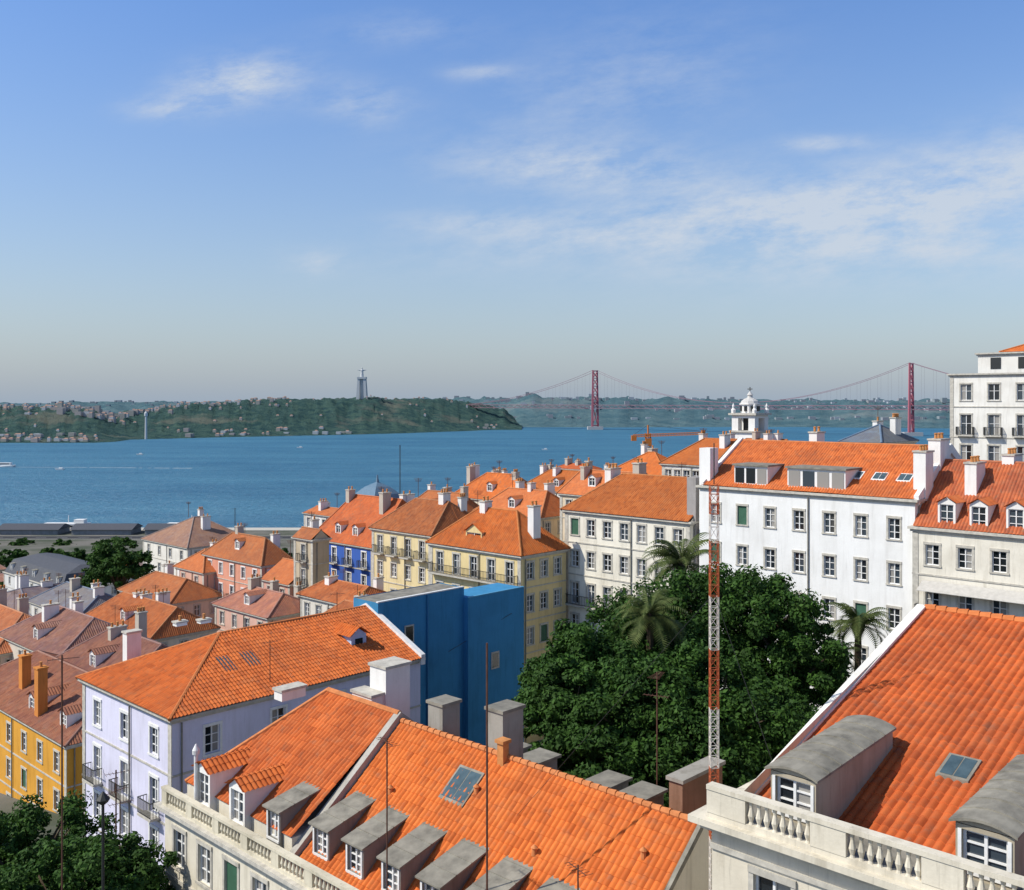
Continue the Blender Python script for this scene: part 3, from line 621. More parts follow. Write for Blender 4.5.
def filler():
    cols=[(.7,.66,.58),(.72,.6,.45),(.6,.42,.34),(.75,.74,.72),(.62,.5,.3),(.55,.52,.5)]
    for gy in range(8):
        for gx in range(13):
            d=225+gy*28+random.uniform(-6,6); X=-260+gx*28+random.uniform(-5,5)
            if d>415 or random.random()<.12: continue
            px=512+F*X/d
            if px<-80: continue
            z=float(ground(X,d))+(random.uniform(7,11) if d<300 else random.uniform(5,8))
            py=HZ+(CZ-z)*F/d
            c=random.choice([ORANGE2,BROWN,(.24,.17,.14),(.38,.19,.12),(.15,.15,.155),(.28,.17,.13),(.22,.205,.19)])
            b=Bld('hillside_house',px,py,d,W=random.uniform(11,21),D=random.uniform(8,13),wall=random.choice(cols))
            b.walls(4,3,3,bands=False,trim=None); b.roof(0,b.W,0,b.D,b.ze,random.uniform(1.4,3.2),random.choice('xy'),random.choice([0,3]),random.choice([0,3]),c,age=.7)
            b.chimney(b.W*.4,b.D*.5,b.ze,b.ze+3.5,.8,1.4,WW,STONE,1); b.done()
filler()
# ================================================================ church tower
e=empty('church_bell_tower',tuple(P(750,402,190))[:2]+(0,),TH); g=Bag()
CW=wall_mat((.78,.77,.74),.25); h=2.45
def zz(py): return CZ-(py-HZ)*.19
g.box('tower_shaft',CW,-h,h,-h,h,35,zz(432)); g.box('tower_cornice',STONE,-h-.4,h+.4,-h-.4,h+.4,zz(432),zz(430.3))
for sx in (-1,1):
    for sy in (-1,1): 
        g.box('belfry_pier',CW,min(sx*h,sx*1.1),max(sx*h,sx*1.1),min(sy*h,sy*1.1),max(sy*h,sy*1.1),zz(430.3),zz(416))
        g.lathe('corner_pinnacle',CW,sx*(h-.2),sy*(h-.2),[(.45,zz(413)),(.5,zz(410)),(.2,zz(408)),(.25,zz(406)),(.02,zz(403))],6)
g.box('belfry_core',IRON,-.9,.9,-.9,.9,zz(430.3),zz(418))
g.box('belfry_arch_head',CW,-h+.02,h-.02,-h+.02,h-.02,zz(418),zz(415)); g.box('belfry_cornice',STONE,-h-.5,h+.5,-h-.5,h+.5,zz(415),zz(413))
g.lathe('lantern',CW,0,0,[(1.7,zz(413)),(1.7,zz(405)),(2.0,zz(404.5)),(2.0,zz(403.5))],8,.39)
for i in range(8):
    t=math.pi*i/4; g.rod('lantern_opening',IRON,(1.6*math.cos(t),1.6*math.sin(t),zz(411)),(1.6*math.cos(t),1.6*math.sin(t),zz(406)),.32,6)
g.lathe('dome',wall_mat((.55,.54,.52),.5),0,0,[(1.8,zz(403.5)),(1.6,zz(401)),(1.1,zz(399)),(.5,zz(397.5)),(.45,zz(395.5)),(.6,zz(395)),(.3,zz(393)),(.05,zz(391))],10)
g.rod('cross',IRON,(0,0,zz(392)),(0,0,zz(387)),.09); g.rod('cross',IRON,(-.5,0,zz(389)),(.5,0,zz(389)),.09)
g.flush(e)
# ================================================================ construction crane
e=empty('construction_crane'); g=Bag(); OC=solid('crane_orange',(.55,.18,.035))
a=P(648,425,240)
def lattice(g,m,p,q,w,n,r,up=Vector((0,0,1))):
    p=Vector(p);q=Vector(q); d=(q-p).normalized(); s1=d.cross(up if abs(d.z)<.9 else Vector((1,0,0))).normalized(); s2=s1.cross(d)
    cs=[s1*w/2+s2*w/2,s1*-w/2+s2*w/2,s1*-w/2-s2*w/2,s1*w/2-s2*w/2]
    for c in cs: g.rod('chords',m,p+c,q+c,r,4)
    for i in range(n):
        A_=p.lerp(q,i/n);B2=p.lerp(q,(i+1)/n)
        for k in range(4):
            c,c2=cs[k],cs[(k+1)%4]
            g.rod('bracing',m,A_+c,B2+c2,r*.6,4); g.rod('bracing',m,A_+c,A_+c2,r*.6,4)
lattice(g,OC,(a.x,a.y,30),(a.x,a.y,a.z-2),1.1,24,.14); q=P(704,429,236); lattice(g,OC,(a.x-3.5,a.y,a.z-2.6),(q.x,q.y,q.z-1.0),.55,26,.09)
g.rod('apex',OC,(a.x,a.y,a.z-3),(a.x,a.y,a.z),.2); g.rod('tie',IRON,(a.x,a.y,a.z),(q.x,q.y,q.z-.6),.035); g.rod('tie',IRON,(a.x,a.y,a.z),(a.x-3.5,a.y,a.z-2.4),.04)
g.box('counterweight',OC,a.x-4.0,a.x-2.8,a.y-.6,a.y+.6,a.z-3.8,a.z-2.5); g.box('cab',OC,a.x-.7,a.x+.7,a.y-1.4,a.y-.2,a.z-5,a.z-3.2)
g.flush(e)
# ================================================================ lattice mast
e=empty('lattice_radio_mast'); g=Bag(); MO=solid('mast_orange',(.52,.12,.045)); MW=solid('mast_white',(.72,.66,.58))
m0=P(714,402,34); zs=[50,63,65.2,67.6,69.6,71.6,73.4,75.3,76.2,77.2]; mm_=[MO,MW,MO,MW,MO,MW,MO,MW,MO]
for i in range(len(zs)-1):
    lattice(g,mm_[i],(m0.x,m0.y,zs[i]),(m0.x,m0.y,zs[i+1]),.27,max(2,int((zs[i+1]-zs[i])/.32)),.019)
for (dx,dy) in ((6,10),(-9,8),(4,-5)): g.rod('guy_wire',IRON,(m0.x,m0.y,73.5),(m0.x+dx,m0.y+dy,60),.008,4)
g.rod('aerial',IRON,(m0.x,m0.y,77.2),(m0.x,m0.y,78.6),.02)
g.flush(e)
# ================================================================ TV antennas
def antenna(px,py0,py1,d,r=.03,arms=1,m=RUST):
    e=empty('television_antenna'); g=Bag(); a=P(px,py1,d); b=P(px,py0,d)
    g.rod('pole',m,a,b,r,6)
    for k in range(arms):
        z=b.z-.15-.9*k; yaw=random.uniform(0,3.14); dx,dy=math.cos(yaw),math.sin(yaw)
        g.rod('boom',m,(b.x-dx*.5,b.y-dy*.5,z),(b.x+dx*.6,b.y+dy*.6,z),.015,4)
        for i in range(7):
            t=-.5+1.1*i/6; L=.28-.02*i; c=Vector((b.x+dx*t,b.y+dy*t,z)); g.rod('element',m,c-Vector((-dy,dx,0))*L,c+Vector((-dy,dx,0))*L,.009,4)
    g.flush(e)
antenna(62,655,900,38,.035,1); antenna(387,738,900,36,.03,1); antenna(487,643,900,36,.04,0); antenna(657,672,790,44,.03,2); antenna(578,865,900,34,.03,1)
antenna(400,445,495,150,.07,0,IRON); antenna(235,508,530,180,.07,1,IRON); antenna(337,592,640,80,.03,1); antenna(116,770,860,50,.04,2)
antenna(120,800,880,48,.03,1); antenna(300,560,620,100,.04,1); antenna(270,640,690,68,.03,1)
e=empty('street_lamp'); g=Bag(); a=P(103,802,40)
g.rod('post',IRON,(a.x,a.y,ground(a.x,a.y)-1),(a.x,a.y,a.z),.06,8); g.lathe('lantern',IRON,a.x,a.y,[(.08,a.z-.1),(.2,a.z),(.28,a.z+.12),(.12,a.z+.3),(.02,a.z+.42)],8); g.flush(e)
# ================================================================ terrain, water
gx=np.arange(-900,1800,20.); gy=np.concatenate([np.arange(-80,640,10.),np.arange(640,2700,25.)])
XX,YY=np.meshgrid(gx,gy,indexing='ij'); ZZ=ground(XX,YY)
ZZ=np.where(YY>shore(XX),-6,ZZ)
idx=np.arange(XX.size).reshape(XX.shape)
fc=np.stack([idx[:-1,:-1],idx[1:,:-1],idx[1:,1:],idx[:-1,1:]],-1).reshape(-1,4)
gm,t,bb=mat('cobbled_ground',.95,.1); p=pos(t); n=t.noise(p,.05,6); n2=t.noise(p,4,4)
col=t.mix(t.ramp(n,.4,.65),c4((.17,.16,.14)),c4((.06,.075,.045))); col=t.mix(t.m('MULTIPLY',n2,.4),col,c4((.10,.10,.09))); t.l.new(col,bb.inputs['Base Color']); t.l.new(t.bump(n2,.3,.1),bb.inputs['Normal'])
mkobj('ground',np.stack([XX,YY,ZZ],-1).reshape(-1,3),fc,gm)
# waterfront road with kerbs and markings
e=empty('waterfront_road'); g=Bag(); AS=solid('asphalt',(.05,.05,.052),.9,.2,.3,0,.5)
zr_=4.35
g.box('carriageway',AS,-900,70,552,564,3.5,zr_); g.box('kerb',STONE,-900,70,551.6,551.99,3.5,zr_+.13); g.box('kerb',STONE,-900,70,564.01,564.4,3.5,zr_+.13)
for i in range(80): g.box('lane_marking',WHITE,-890+i*12,-884+i*12,557.9,558.1,zr_-.05,zr_+.004)
g.flush(e)
wm,t,bb=mat('river_water',.25,.4)
t.n.remove(bb); p=pos(t)
w1=t.noise(t.vmul(p,(.012,.05,1)),1,6,.65); w2=t.noise(t.vmul(p,(.12,.35,1)),1,5,.65); w3=t.noise(t.vmul(p,(.0022,.009,1)),1,4,.6)
col=t.mix(t.ramp(w3,.38,.66),c4((.018,.110,.190)),c4((.042,.165,.25))); col=t.mix(t.m('MULTIPLY',t.ramp(w1,.42,.66),.5),col,c4((.07,.21,.285)))  # broad lighter streaks paint river glitter into the base colour
col=t.mix(t.m('MULTIPLY',t.ramp(w2,.45,.66),.6),col,c4((.010,.072,.135)))
df=t.new('ShaderNodeBsdfDiffuse'); t.l.new(col,df.inputs[0]); gl=t.new('ShaderNodeBsdfGlossy'); gl.inputs['Roughness'].default_value=.35; gl.inputs[0].default_value=(.8,.9,1,1)
bn=t.bump(t.m('ADD',w1,w2),1.0,2.4); t.l.new(bn,df.inputs['Normal']); t.l.new(bn,gl.inputs['Normal'])
mx=t.new('ShaderNodeMixShader'); mx.inputs[0].default_value=.16; t.l.new(df.outputs[0],mx.inputs[1]); t.l.new(gl.outputs[0],mx.inputs[2]); t.l.new(mx.outputs[0],t.n['Material Output'].inputs[0])
mkobj('water',[(-30000,-200,0),(30000,-200,0),(30000,60000,0),(-30000,60000,0)],[(0,1,2,3)],wm)
e=empty('quay_warehouse'); g=Bag()
for i in range(6):
    x=-420+i*42; g.box('shed_walls',wall_mat((.25,.26,.27),.5),x,x+34,572,588,2,7); g.hexa('shed_roof',SLATE,[(x-1,571,7),(x+35,571,7),(x+35,589,7),(x-1,589,7),(x-1,579,9.5),(x+35,579,9.5),(x+35,581,9.5),(x-1,581,9.5)])
g.box('quay_wall',STONE,-900,70,590,602,-3,4.4); g.flush(e)
e=empty('moored_ferry'); g=Bag()
for x in (-290,-215): 
    g.hexa('hull',solid('hull_dark',(.03,.04,.06)),[(x+3,606,0),(x+34,606,0),(x+34,613,0),(x+3,613,0),(x,605,3),(x+38,605,3),(x+38,614,3),(x,614,3)]); g.box('cabin',WHITE,x+5,x+32,606,613,3,6.2); g.box('bridge',WHITE,x+24,x+30,607,612,6.2,8.5); g.box('cabin_windows',GLASS,x+6,x+31,605.9,605.99,4,5.2); g.rod('mast',WHITE,(x+20,609,6),(x+20,609,11),.2)
g.flush(e)
e=empty('river_boat'); g=Bag(); a=P(4,467,1230)
x,y=a.x,a.y
g.hexa('hull',WHITE,[(x-12,y-2,-.2),(x+12,y-3,-.2),(x+12,y+3,-.2),(x-12,y+2,-.2),(x-16,y-1,3),(x+13,y-4,2.4),(x+13,y+4,2.4),(x-16,y+1,3)]); g.box('cabin',WHITE,x-6,x+9,y-2.5,y+2.5,2.4,5.5); g.box('cabin_windows',GLASS,x-5,x+8,y-2.6,y-2.52,3.4,4.6); g.flush(e)
fm=solid('foam',(.34,.44,.50),.9,.1,.4,0,.3)
vv=[];ff=[]
for i in range(60):
    t_=i/59; X_=x+12+t_*230; Y_=y-2-14*t_-8*t_*t_; wd=1.6+3.0*t_*random.uniform(.5,1.2); vv+=[(X_,Y_-wd,.02),(X_,Y_+wd*random.uniform(.6,1.5),.02)]
    if i and random.random()<1.1-.4*t_: ff.append((2*i-2,2*i-1,2*i+1,2*i))
mkobj('boat_wake',vv,ff,fm)
e=empty('small_boats'); g=Bag()
for px,py in ((60,470),(140,455),(545,450),(300,448)):
    d=80*F/(py-HZ); a=P(px,py,d); g.hexa('hull',WHITE,[(a.x-4,a.y-1,0),(a.x+4,a.y-1,0),(a.x+4,a.y+1,0),(a.x-4,a.y+1,0),(a.x-6,a.y-1.3,1.6),(a.x+5,a.y-1.5,1.6),(a.x+5,a.y+1.5,1.6),(a.x-6,a.y+1.3,1.6)]); g.box('cabin',WHITE,a.x-1,a.x+3,a.y-1,a.y+1,1.6,3)
g.flush(e)
def hills(name,pxs,shorepy,toppy,dback,ny,m,nz,seed,rise=500,dpx=4,wob=.8,pw=.7):
    ax=np.arange(pxs[0],pxs[-1]+.1,dpx); 
    r=np.random.default_rng(seed)
    wb=np.interp(ax,np.arange(pxs[0],pxs[-1]+60,22),r.normal(size=len(np.arange(pxs[0],pxs[-1]+60,22))))*wob
    sd=80*F/(np.interp(ax,pxs,shorepy)-HZ); tp=np.interp(ax,pxs,toppy)+wb
    V_=np.zeros((len(ax),ny,3))
    base=r.normal(size=(len(ax)//3+8,ny)); fine=r.normal(size=(len(ax),ny))
    for j in range(ny):
        t_=(j/(ny-1)); Y_=sd-30+t_*(rise+dback); fr=np.clip((Y_-sd)/rise,0,1)
        Hh=(HZ-tp)*(sd+rise)/F+80
        nzv=np.interp(np.arange(len(ax)),np.arange(base.shape[0])*3,base[:,j])*nz+fine[:,j]*nz*.45
        z=Hh*np.power(sstep(fr),pw)*np.clip(1-.12*np.clip((Y_-sd-rise)/dback,0,1),0,1)+nzv*np.clip(fr*2,0,1)
        z=np.where(Y_<=sd,-3,z+1.5)
        V_[:,j]=np.stack([(ax-512)/F*Y_,Y_,z],-1)
    idx=np.arange(len(ax)*ny).reshape(len(ax),ny); f=np.stack([idx[:-1,:-1],idx[1:,:-1],idx[1:,1:],idx[:-1,1:]],-1).reshape(-1,4)
    mkobj(name,V_.reshape(-1,3),f,m,smooth=True); return V_
def hill_mat(c1,c2,c3,sc,bd=14):
    m,t,b=mat('hazy_wooded_hillside',.95,.05); p=pos(t); n=t.noise(p,sc,8,.8); n2=t.noise(p,sc*.18,4,.6)
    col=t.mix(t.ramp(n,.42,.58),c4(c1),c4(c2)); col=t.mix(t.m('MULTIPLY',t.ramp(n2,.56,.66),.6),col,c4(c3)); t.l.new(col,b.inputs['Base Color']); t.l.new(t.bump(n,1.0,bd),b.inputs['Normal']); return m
pxs=[-420,-100,0,60,95,115,130,160,200,240,290,340,400,440,470,490,505,515,522]
H1=hills('wooded_hills',pxs,[446,444,443,443,443,442,440,439,438,437,436,435,433.5,432,431,430,430,430,430],[408,408,409,407,413,421,414,409,405,403,399,399,400,401,402.5,406,412,420,427],1500,30,hill_mat((.030,.072,.074),(.075,.135,.108),(.19,.19,.15),.035,16),3.0,3,560,2,1.0,.95)  # wood greens shifted toward teal, air haze put into the colour
H2=hills('distant_hills',[-500,0,100,300,480,520,600,700,800,900,1000,1600],[420,420,419,418,424,427,427.5,427,427,428,429,430],[404,405,404,403,400,398.5,399,400.5,400,402,399,397],3000,18,hill_mat((.055,.115,.14),(.10,.165,.18),(.20,.225,.225),.012,12),6,5,700,4,.9,.8)  # blue-grey colours with distance haze painted in
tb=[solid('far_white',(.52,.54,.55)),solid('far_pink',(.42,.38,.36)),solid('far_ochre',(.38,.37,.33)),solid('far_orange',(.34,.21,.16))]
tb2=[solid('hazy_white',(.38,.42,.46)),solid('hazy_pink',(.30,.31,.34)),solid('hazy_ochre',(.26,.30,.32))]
e=empty('distant_town'); g=Bag()
def on(Vh,n,f0,f1,cond,s=(6,14),hh=(6,16),ms=tb):
    ni,nj,_=Vh.shape; k=0; tr=0
    while k<n and tr<n*40:
        tr+=1; i=random.randrange(ni); j=int(random.uniform(f0,f1)*(nj-1)); v=Vh[i,j]; px=512+F*v[0]/v[1]
        if v[2]<1 or not cond(px): continue
        w=random.uniform(*s); h_=random.uniform(*hh); x=v[0]+random.uniform(-6,6); y=v[1]+random.uniform(-20,20)
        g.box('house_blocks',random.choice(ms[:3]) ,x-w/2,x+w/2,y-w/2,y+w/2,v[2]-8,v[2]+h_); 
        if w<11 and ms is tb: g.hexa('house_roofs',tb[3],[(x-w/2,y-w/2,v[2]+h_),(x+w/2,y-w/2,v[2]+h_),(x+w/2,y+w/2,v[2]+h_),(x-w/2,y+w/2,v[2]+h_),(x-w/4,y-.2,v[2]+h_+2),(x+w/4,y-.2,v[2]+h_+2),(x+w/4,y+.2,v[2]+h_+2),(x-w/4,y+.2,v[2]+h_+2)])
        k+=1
on(H1,220,.22,.5,lambda p:-100<p<290,(5,12),(3,8))
on(H1,70,.2,.5,lambda p:60<p<140,(8,16),(6,14))
on(H1,75,.03,.09,lambda p:(0<p<100) or (185<p<285) or (310<p<350) or 470<p<500,(5,13),(3,7))
on(H1,70,.1,.4,lambda p:-100<p<500,(4,8),(2,5))
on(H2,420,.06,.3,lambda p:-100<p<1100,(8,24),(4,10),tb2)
g.flush(e)
e=empty('harbour_tower'); g=Bag(); a=P(146,440,2150); g.lathe('shaft',tb[0],a.x,a.y,[(3,0),(2.2,48),(4,50),(4,56),(1,60)],8); g.flush(e)
# ================================================================ statue
e=empty('christ_statue_monument'); g=Bag(); SM=solid('far_concrete',(.55,.57,.58)); d=2950; bx=(362-512)*d/F
zz=lambda py: CZ-(py-HZ)*d/F
for sx in (-1,1):
    for sy in (-1,1): g.hexa('pedestal_leg',SM,[(bx+sx*12-4.5,d+sy*10-4.5,zz(404)),(bx+sx*12+4.5,d+sy*10-4.5,zz(404)),(bx+sx*12+4.5,d+sy*10+4.5,zz(404)),(bx+sx*12-4.5,d+sy*10+4.5,zz(404)),(bx+sx*8.5-3.5,d+sy*7-3.5,zz(379)),(bx+sx*8.5+3.5,d+sy*7-3.5,zz(379)),(bx+sx*8.5+3.5,d+sy*7+3.5,zz(379)),(bx+sx*8.5-3.5,d+sy*7+3.5,zz(379))])
g.box('pedestal_top',SM,bx-13,bx+13,d-12,d+12,zz(379),zz(377)); g.box('pedestal_core',SM,bx-5,bx+5,d-5,d+5,zz(404),zz(379))
z=zz(377); g.lathe('robe',SM,bx,d,[(5,z),(4.5,z+8),(3.8,z+14),(4.2,z+19),(3.4,z+22),(1.2,z+23.5),(1.8,z+25),(1.8,z+27),(.6,z+28.5)],10)
for sg in (-1,1): g.rod('arm',SM,(bx+sg*2,d,z+20.5),(bx+sg*13,d,z+21),2.0,6,1.1); g.rod('sleeve',SM,(bx+sg*2,d,z+18.5),(bx+sg*9,d,z+20),2.0,6,.8)
g.flush(e)
# ================================================================ bridge
e=empty('suspension_bridge'); g=Bag(); BR=solid('bridge_red',(.46,.14,.17)); BD=solid('bridge_deck_red',(.24,.14,.18)); PR=solid('bridge_pier',(.42,.42,.42))  # reds pulled toward pink and mauve, distance haze put into the colour
T1=Vector((241,2900,0)); T2=Vector((938,2350,0)); dr=(T1-T2).normalized(); sd=Vector((-dr.y,dr.x,0)); TZ=172; DZ=71
def tower(T,r):
    for s_ in (-1,1): 
        g.rod('tower_leg',BR,T+sd*s_*15*1.0,T+sd*s_*11+Vector((0,0,TZ)),r*1.1,4,r*.8)
    zs_=[12,66,80,103,126,149,TZ-4]
    for i in range(len(zs_)-1):
        for s_ in (-1,1): g.rod('cross_brace',BR,T+sd*s_*13+Vector((0,0,zs_[i])),T-sd*s_*12+Vector((0,0,zs_[i+1])),1.5,4)
        g.rod('cross_beam',BR,T+sd*13+Vector((0,0,zs_[i])),T-sd*13+Vector((0,0,zs_[i])),1.6,4)
    g.rod('cross_beam',BR,T+sd*12+Vector((0,0,TZ-2)),T-sd*12+Vector((0,0,TZ-2)),2.2,4)
    g.box('pier',PR,T.x-22,T.x+22,T.y-16,T.y+16,-3,9)
tower(T1,4.0); tower(T2,3.4)
E1=T1+dr*480; E2=T2-dr*480
def deckseg(a,b_,n):
    for s_ in (-1,1):
        for hz_ in (0,9): g.rod('deck_chord',BD,a+sd*s_*11+Vector((0,0,DZ-hz_)),b_+sd*s_*11+Vector((0,0,DZ-hz_)),.9,4)
        for i in range(n):
            p=a.lerp(b_,i/n);q=a.lerp(b_,(i+1)/n); z0,z1=(DZ,DZ-9) if i%2 else (DZ-9,DZ); g.rod('deck_web',BD,p+sd*s_*11+Vector((0,0,z0)),q+sd*s_*11+Vector((0,0,z1)),.6,4)
    g.hexa('roadway',BD,[tuple(a+sd*11+Vector((0,0,DZ-.6))),tuple(b_+sd*11+Vector((0,0,DZ-.6))),tuple(b_-sd*11+Vector((0,0,DZ-.6))),tuple(a-sd*11+Vector((0,0,DZ-.6))),tuple(a+sd*11+Vector((0,0,DZ+.8))),tuple(b_+sd*11+Vector((0,0,DZ+.8))),tuple(b_-sd*11+Vector((0,0,DZ+.8))),tuple(a-sd*11+Vector((0,0,DZ+.8)))])
deckseg(E2-dr*300,E1,150)
def cable(a,za,b_,zb_,sag,n=36):
    for s_ in (-1,1):
        pr=None
        for i in range(n+1):
            t_=i/n; p=a.lerp(b_,t_)+sd*s_*12; p.z=za+(zb_-za)*t_-4*sag*t_*(1-t_)
            if pr: g.rod('main_cable',BD,pr,p,.6,4)
            if 0<i<n: g.rod('hanger',BD,p,Vector((p.x,p.y,DZ)),.13,3)
            pr=p
cable(T1,TZ,T2,TZ,94); cable(T1,TZ,E1,DZ+2,18,18); cable(T2,TZ,E2,DZ+2,18,18)
g.box('anchorage',PR,E1.x-12,E1.x+12,E1.y-12,E1.y+12,0,DZ-9)
g.flush(e)
# ================================================================ foliage
def leaf_mat(name,a,b_):
    m,t,bb=mat(name,.7,.2); r=isl(t); p=pos(t); n=t.noise(p,.5,3)
    col=t.mix(r,c4(a),c4(b_)); col=t.mix(t.m('MULTIPLY',t.ramp(n,.4,.65),.5),col,c4([x*.5 for x in a])); t.l.new(col,bb.inputs['Base Color'])
    tr=t.new('ShaderNodeBsdfTranslucent'); t.l.new(col,tr.inputs[0]); mx=t.new('ShaderNodeMixShader'); mx.inputs[0].default_value=.22
    t.l.new(bb.outputs[0],mx.inputs[1]); t.l.new(tr.outputs[0],mx.inputs[2]); t.l.new(mx.outputs[0],t.n['Material Output'].inputs[0]); return m
LEAF=leaf_mat('tree_leaves',(.022,.06,.010),(.06,.135,.020)); LEAF2=leaf_mat('light_leaves',(.04,.085,.02),(.09,.15,.035)); PALM=leaf_mat('palm_leaves',(.05,.08,.02),(.13,.16,.05))
BARK=solid('bark',(.10,.075,.05),.95,.1,.4)
def leafcloud(C_,R_,n,size):
    k=len(C_); ids=rng.integers(0,k,n); dirs=rng.normal(size=(n,3)); dirs/=np.linalg.norm(dirs,axis=1)[:,None]
    rad=R_[ids]*np.power(rng.random(n),.4); c=C_[ids]+dirs*rad[:,None]*np.array([1,1,.7])
    nrm=dirs*.8+rng.normal(size=(n,3))*.6+np.array([0,0,.5]); nrm/=np.linalg.norm(nrm,axis=1)[:,None]
    a=np.cross(nrm,rng.normal(size=(n,3))); a/=np.linalg.norm(a,axis=1)[:,None]; b_=np.cross(nrm,a)
    s=size*(.6+.8*rng.random(n))[:,None]
    v=np.stack([c-a*s,c-b_*s*.55,c+a*s,c+b_*s*.55],1).reshape(-1,3); f=np.arange(4*n).reshape(n,4); return v,f
def tree(name,px,pytop,d,rx,rz,n=14000,size=.2,leaf=LEAF,k=120,lobes=7):
    top=P(px,pytop,d); x,y=top.x,top.y; zc=top.z-rz; zg=float(ground(x,y)); e=empty(name,(x,y,0)); g=Bag()
    L=[]; 
    for i in range(lobes):
        t_=2*math.pi*i/lobes+random.uniform(-.4,.4); q=random.uniform(.35,.6); L.append((math.cos(t_)*rx*q,math.sin(t_)*rx*q,zc+random.uniform(-.45,.3)*rz,rx*random.uniform(.42,.6)))
    L.append((0,0,zc+rz*.35,rx*.6))
    C_=[];
    for i in range(k):
        l=random.choice(L); v=rng.normal(size=3); v/=np.linalg.norm(v); 
        if v[2]<-.5: v[2]*=-.5
        C_.append((l[0]+v[0]*l[3],l[1]+v[1]*l[3],l[2]+v[2]*l[3]*rz/rx*.8))
    C_=np.array(C_); zt_=C_[:,2].max(); C_[:,2]+=top.z-.5-zt_
    R_=rx*(.09+.13*rng.random(len(C_)))
    v,f=leafcloud(C_,R_,n,size); mkobj('leaves',v,f,leaf,parent=e)
    g.rod('trunk',BARK,(0,0,zg-.5),(0,0,zc-rz*.3),rx*.075,8,rx*.05)
    for i in range(min(26,len(C_))):
        c=C_[i]*1.0; m_=Vector((c[0]*.4,c[1]*.4,(zc-rz*.3+c[2])/2)); g.rod('limb',BARK,(0,0,zc-rz*.45+random.uniform(-.5,.5)),m_,rx*.03,5,rx*.02); g.rod('limb',BARK,m_,tuple(c),rx*.02,5,rx*.006)
    g.flush(e)
for px,py,d,r,h_ in ((600,612,64,5.0,5.2),(668,578,68,6.2,6.0),(742,562,70,6.0,6.0),(793,600,66,4.0,5.0),(568,655,58,3.2,4.5),(640,655,58,5.2,4.5),(715,640,60,5.6,5.0),(768,680,60,4.2,4.4),(690,715,54,4.2,3.5),(612,720,54,4.2,3.5)):
    tree('broadleaf_tree',px,py,d,r,h_,n=34000,size=.145,k=190)
tree('park_tree',118,537,172,5.5,6.5,n=14000,size=.27); tree('park_tree',98,552,178,3.5,4.5,n=6000,size=.28)
tree('street_tree',28,808,50,4.4,3.6,n=28000,size=.125); tree('street_tree',104,826,48,3.4,3.0,n=24000,size=.125); tree('street_tree',-30,825,52,4.2,4,n=9000,size=.18); tree('street_tree',64,848,44,3.4,3,n=22000,size=.12)
for i in range(10): tree('quay_tree_row',-20+i*33+random.uniform(-6,6),548+random.uniform(-3,3),455,7,4.5,n=4500,size=.65,k=50)
for i in range(10): tree('quay_tree_row',-10+i*35+random.uniform(-8,8),539+random.uniform(-2,2),530,8,4.5,n=4000,size=.75,k=50)
for i in range(8): tree('quay_tree_row',i*36+random.uniform(-10,10),556+random.uniform(-2,2),430,6,4,n=3500,size=.6,k=50)
tree('hillside_tree',265,560,240,5,5,n=3000,size=.4); tree('hillside_tree',60,600,190,3,3,n=3000,size=.3,leaf=LEAF2); tree('hillside_tree',20,572,260,5,5,n=4000,size=.4); tree('hillside_tree',80,566,280,5,5,n=4000,size=.4)
def palm(px,pytop,d,L=3.0,nf=44):
    top=P(px,pytop,d); x,y=top.x,top.y; zc=top.z-L*.55; e=empty('palm_tree',(x,y,0)); g=Bag(); zg=float(ground(x,y))
    for i in range(14):
        a=zg+(zc-zg)*i/14; b_=zg+(zc-zg)*(i+1)/14; g.rod('trunk',BARK,(0,0,a),(0,0,b_),.27,8,.22)
    g.lathe('crown_base',BARK,0,0,[(.25,zc-.8),(.5,zc-.3),(.4,zc+.2),(.1,zc+.5)],8)
    vs=[];fs=[]
    for i in range(nf):
        az=random.uniform(0,6.283); el=random.uniform(-.35,1.35); ln=L*random.uniform(.85,1.15); c=Vector((0,0,zc)); dx=Vector((math.cos(az),math.sin(az),0)); side=Vector((-math.sin(az),math.cos(az),0)); prev=None
        S=22
        for j in range(S+1):
            t_=j/S; ang=el-1.5*t_*t_-.25*t_; 
            if j: c=c+(dx*math.cos(ang)+Vector((0,0,1))*math.sin(ang))*ln/S
            if prev is not None: 
                b=len(vs); vs+= [prev-side*.025,prev+side*.025,c+side*.02,c-side*.02]; fs.append((b,b+1,b+2,b+3))
                lf=ln*.24*math.sin(math.pi*min(1,.12+t_*.85)); 
                for sg in (-1,1):
                    tip=c+side*sg*lf*.85+dx*lf*.45+Vector((0,0,-lf*.35)); b=len(vs); fw=(c-prev)*.42; vs+=[c-fw,c+fw,tip]; fs.append((b,b+1,b+2))
            prev=c.copy()
    mkobj('fronds',vs,fs,PALM,parent=e); g.flush(e)
palm(682,538,78,3.6); palm(650,592,63,2.8); palm(858,602,70,2.8); palm(835,640,68,2.2,30)
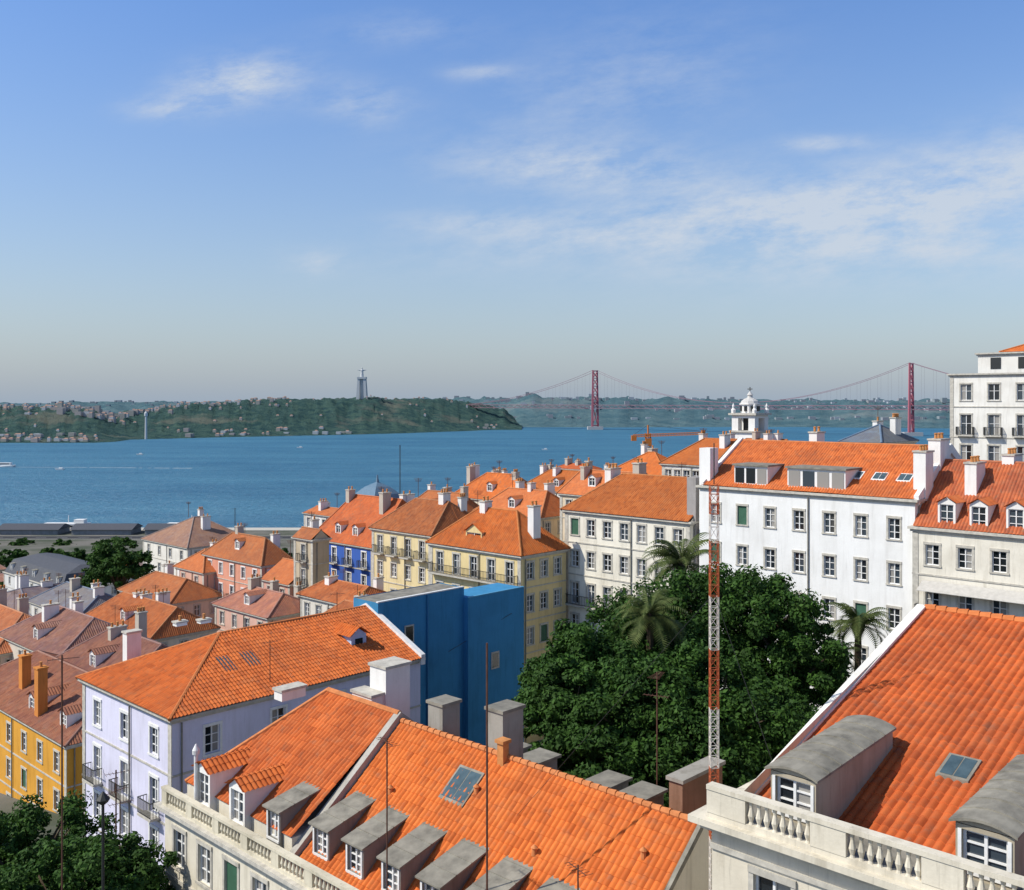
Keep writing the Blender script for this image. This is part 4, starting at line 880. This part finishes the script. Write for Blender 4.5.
# ================================================================ world + sun + camera
sv=Vector((-.97,-.22,0)).normalized(); el=math.radians(46)
sdir=Vector((sv.x*math.cos(el),sv.y*math.cos(el),math.sin(el)))
wd=bpy.data.worlds.new('World'); scene.world=wd; wd.use_nodes=True; t=NT(wd.node_tree); bg=t.n['Background']
sk=t.new('ShaderNodeTexSky',sky_type='NISHITA'); sk.sun_disc=False; sk.sun_elevation=el; sk.sun_rotation=math.atan2(sv.x,sv.y)%(2*math.pi); sk.altitude=50; sk.air_density=1.0; sk.dust_density=1.0; sk.ozone_density=2.0
tc=t.new('ShaderNodeTexCoord').outputs['Generated']; sp=t.new('ShaderNodeSeparateXYZ'); t.l.new(tc,sp.inputs[0])
yy=t.m('MAXIMUM',sp.outputs[1],.02); az=t.m('DIVIDE',sp.outputs[0],yy); ev=t.m('DIVIDE',sp.outputs[2],yy)
cb=t.new('ShaderNodeCombineXYZ'); t.l.new(az,cb.inputs[0]); t.l.new(t.m('SUBTRACT',ev,t.m('MULTIPLY',az,.12)),cb.inputs[1])
nA=t.noise(t.vmul(cb.outputs[0],(11,28,1)),1,10,.68); nB=t.noise(t.vmul(cb.outputs[0],(4,11,1)),1,5,.6)
tot=None
for (cx,cy,wx,wy,st,tilt) in ((240,82,50,20,1.45,-.1),(165,108,34,9,.85,0),(365,104,36,17,.7,0),(590,168,110,20,1.0,.05),(825,143,38,7,.7,0),(315,262,24,11,.7,0),(620,90,110,55,.4,-.2),(480,72,28,7,.6,0),(470,222,60,10,.7,0),(700,218,200,24,1.0,-.12),(960,195,190,42,1.25,-.22),(900,250,250,26,.65,0),(400,30,60,15,.35,0)):
    dx=t.m('MULTIPLY',t.m('SUBTRACT',az,(cx-512)/F),F/wx); e0=t.m('SUBTRACT',ev,(HZ-cy)/F); e1=t.m('ADD',e0,t.m('MULTIPLY',t.m('SUBTRACT',az,(cx-512)/F),tilt))
    dy=t.m('MULTIPLY',e1,F/wy); q=t.m('ADD',t.m('MULTIPLY',dx,dx),t.m('MULTIPLY',dy,dy)); gg=t.m('MULTIPLY',t.m('EXPONENT',t.m('MULTIPLY',q,-.7)),st)
    tot=gg if tot is None else t.m('ADD',tot,gg)
cl=t.m('MULTIPLY',tot,t.m('ADD',t.ramp(nA,.38,.68),t.m('MULTIPLY',t.ramp(nB,.4,.7),.35))); cl=t.m('MULTIPLY',cl,.82,clamp=True)
cl=t.m('MINIMUM',cl,.8)
zc_=sp.outputs[2]
band=t.ramp(zc_,0.0,.36)
tint=t.mix(band,(1.45,1.32,1.22,1),(.98,1.27,1.68,1))
zen=t.ramp(zc_,.45,.85); tint=t.mix(zen,tint,(.9,.95,1,1))
sky=t.mix(1.0,sk.outputs[0],tint,'MULTIPLY')
hz=t.m('EXPONENT',t.m('MULTIPLY',t.m('ABSOLUTE',zc_),-8.0))
sky=t.mix(t.m('MULTIPLY',hz,.85),sky,(2.95,3.8,4.9,1))
sky=t.mix(cl,sky,(5.6,6.15,6.9,1))
t.l.new(sky,bg.inputs[0]); bg.inputs[1].default_value=.11
L=bpy.data.lights.new('sun','SUN'); L.energy=5.0; L.angle=math.radians(.5); L.color=(1,.94,.83); lo=bpy.data.objects.new('sun',L); COL.objects.link(lo); lo.rotation_euler=sdir.to_track_quat('Z','Y').to_euler()
cam=bpy.data.cameras.new('camera'); co=bpy.data.objects.new('camera',cam); COL.objects.link(co); co.location=(0,0,CZ); co.rotation_euler=(math.radians(90),0,0)
cam.sensor_width=36; cam.lens=36*F/1024; cam.shift_y=-(445-HZ)/1024; cam.clip_start=.5; cam.clip_end=100000
scene.camera=co
scene.view_settings.view_transform='Standard'; scene.view_settings.look='None'; scene.view_settings.exposure=0
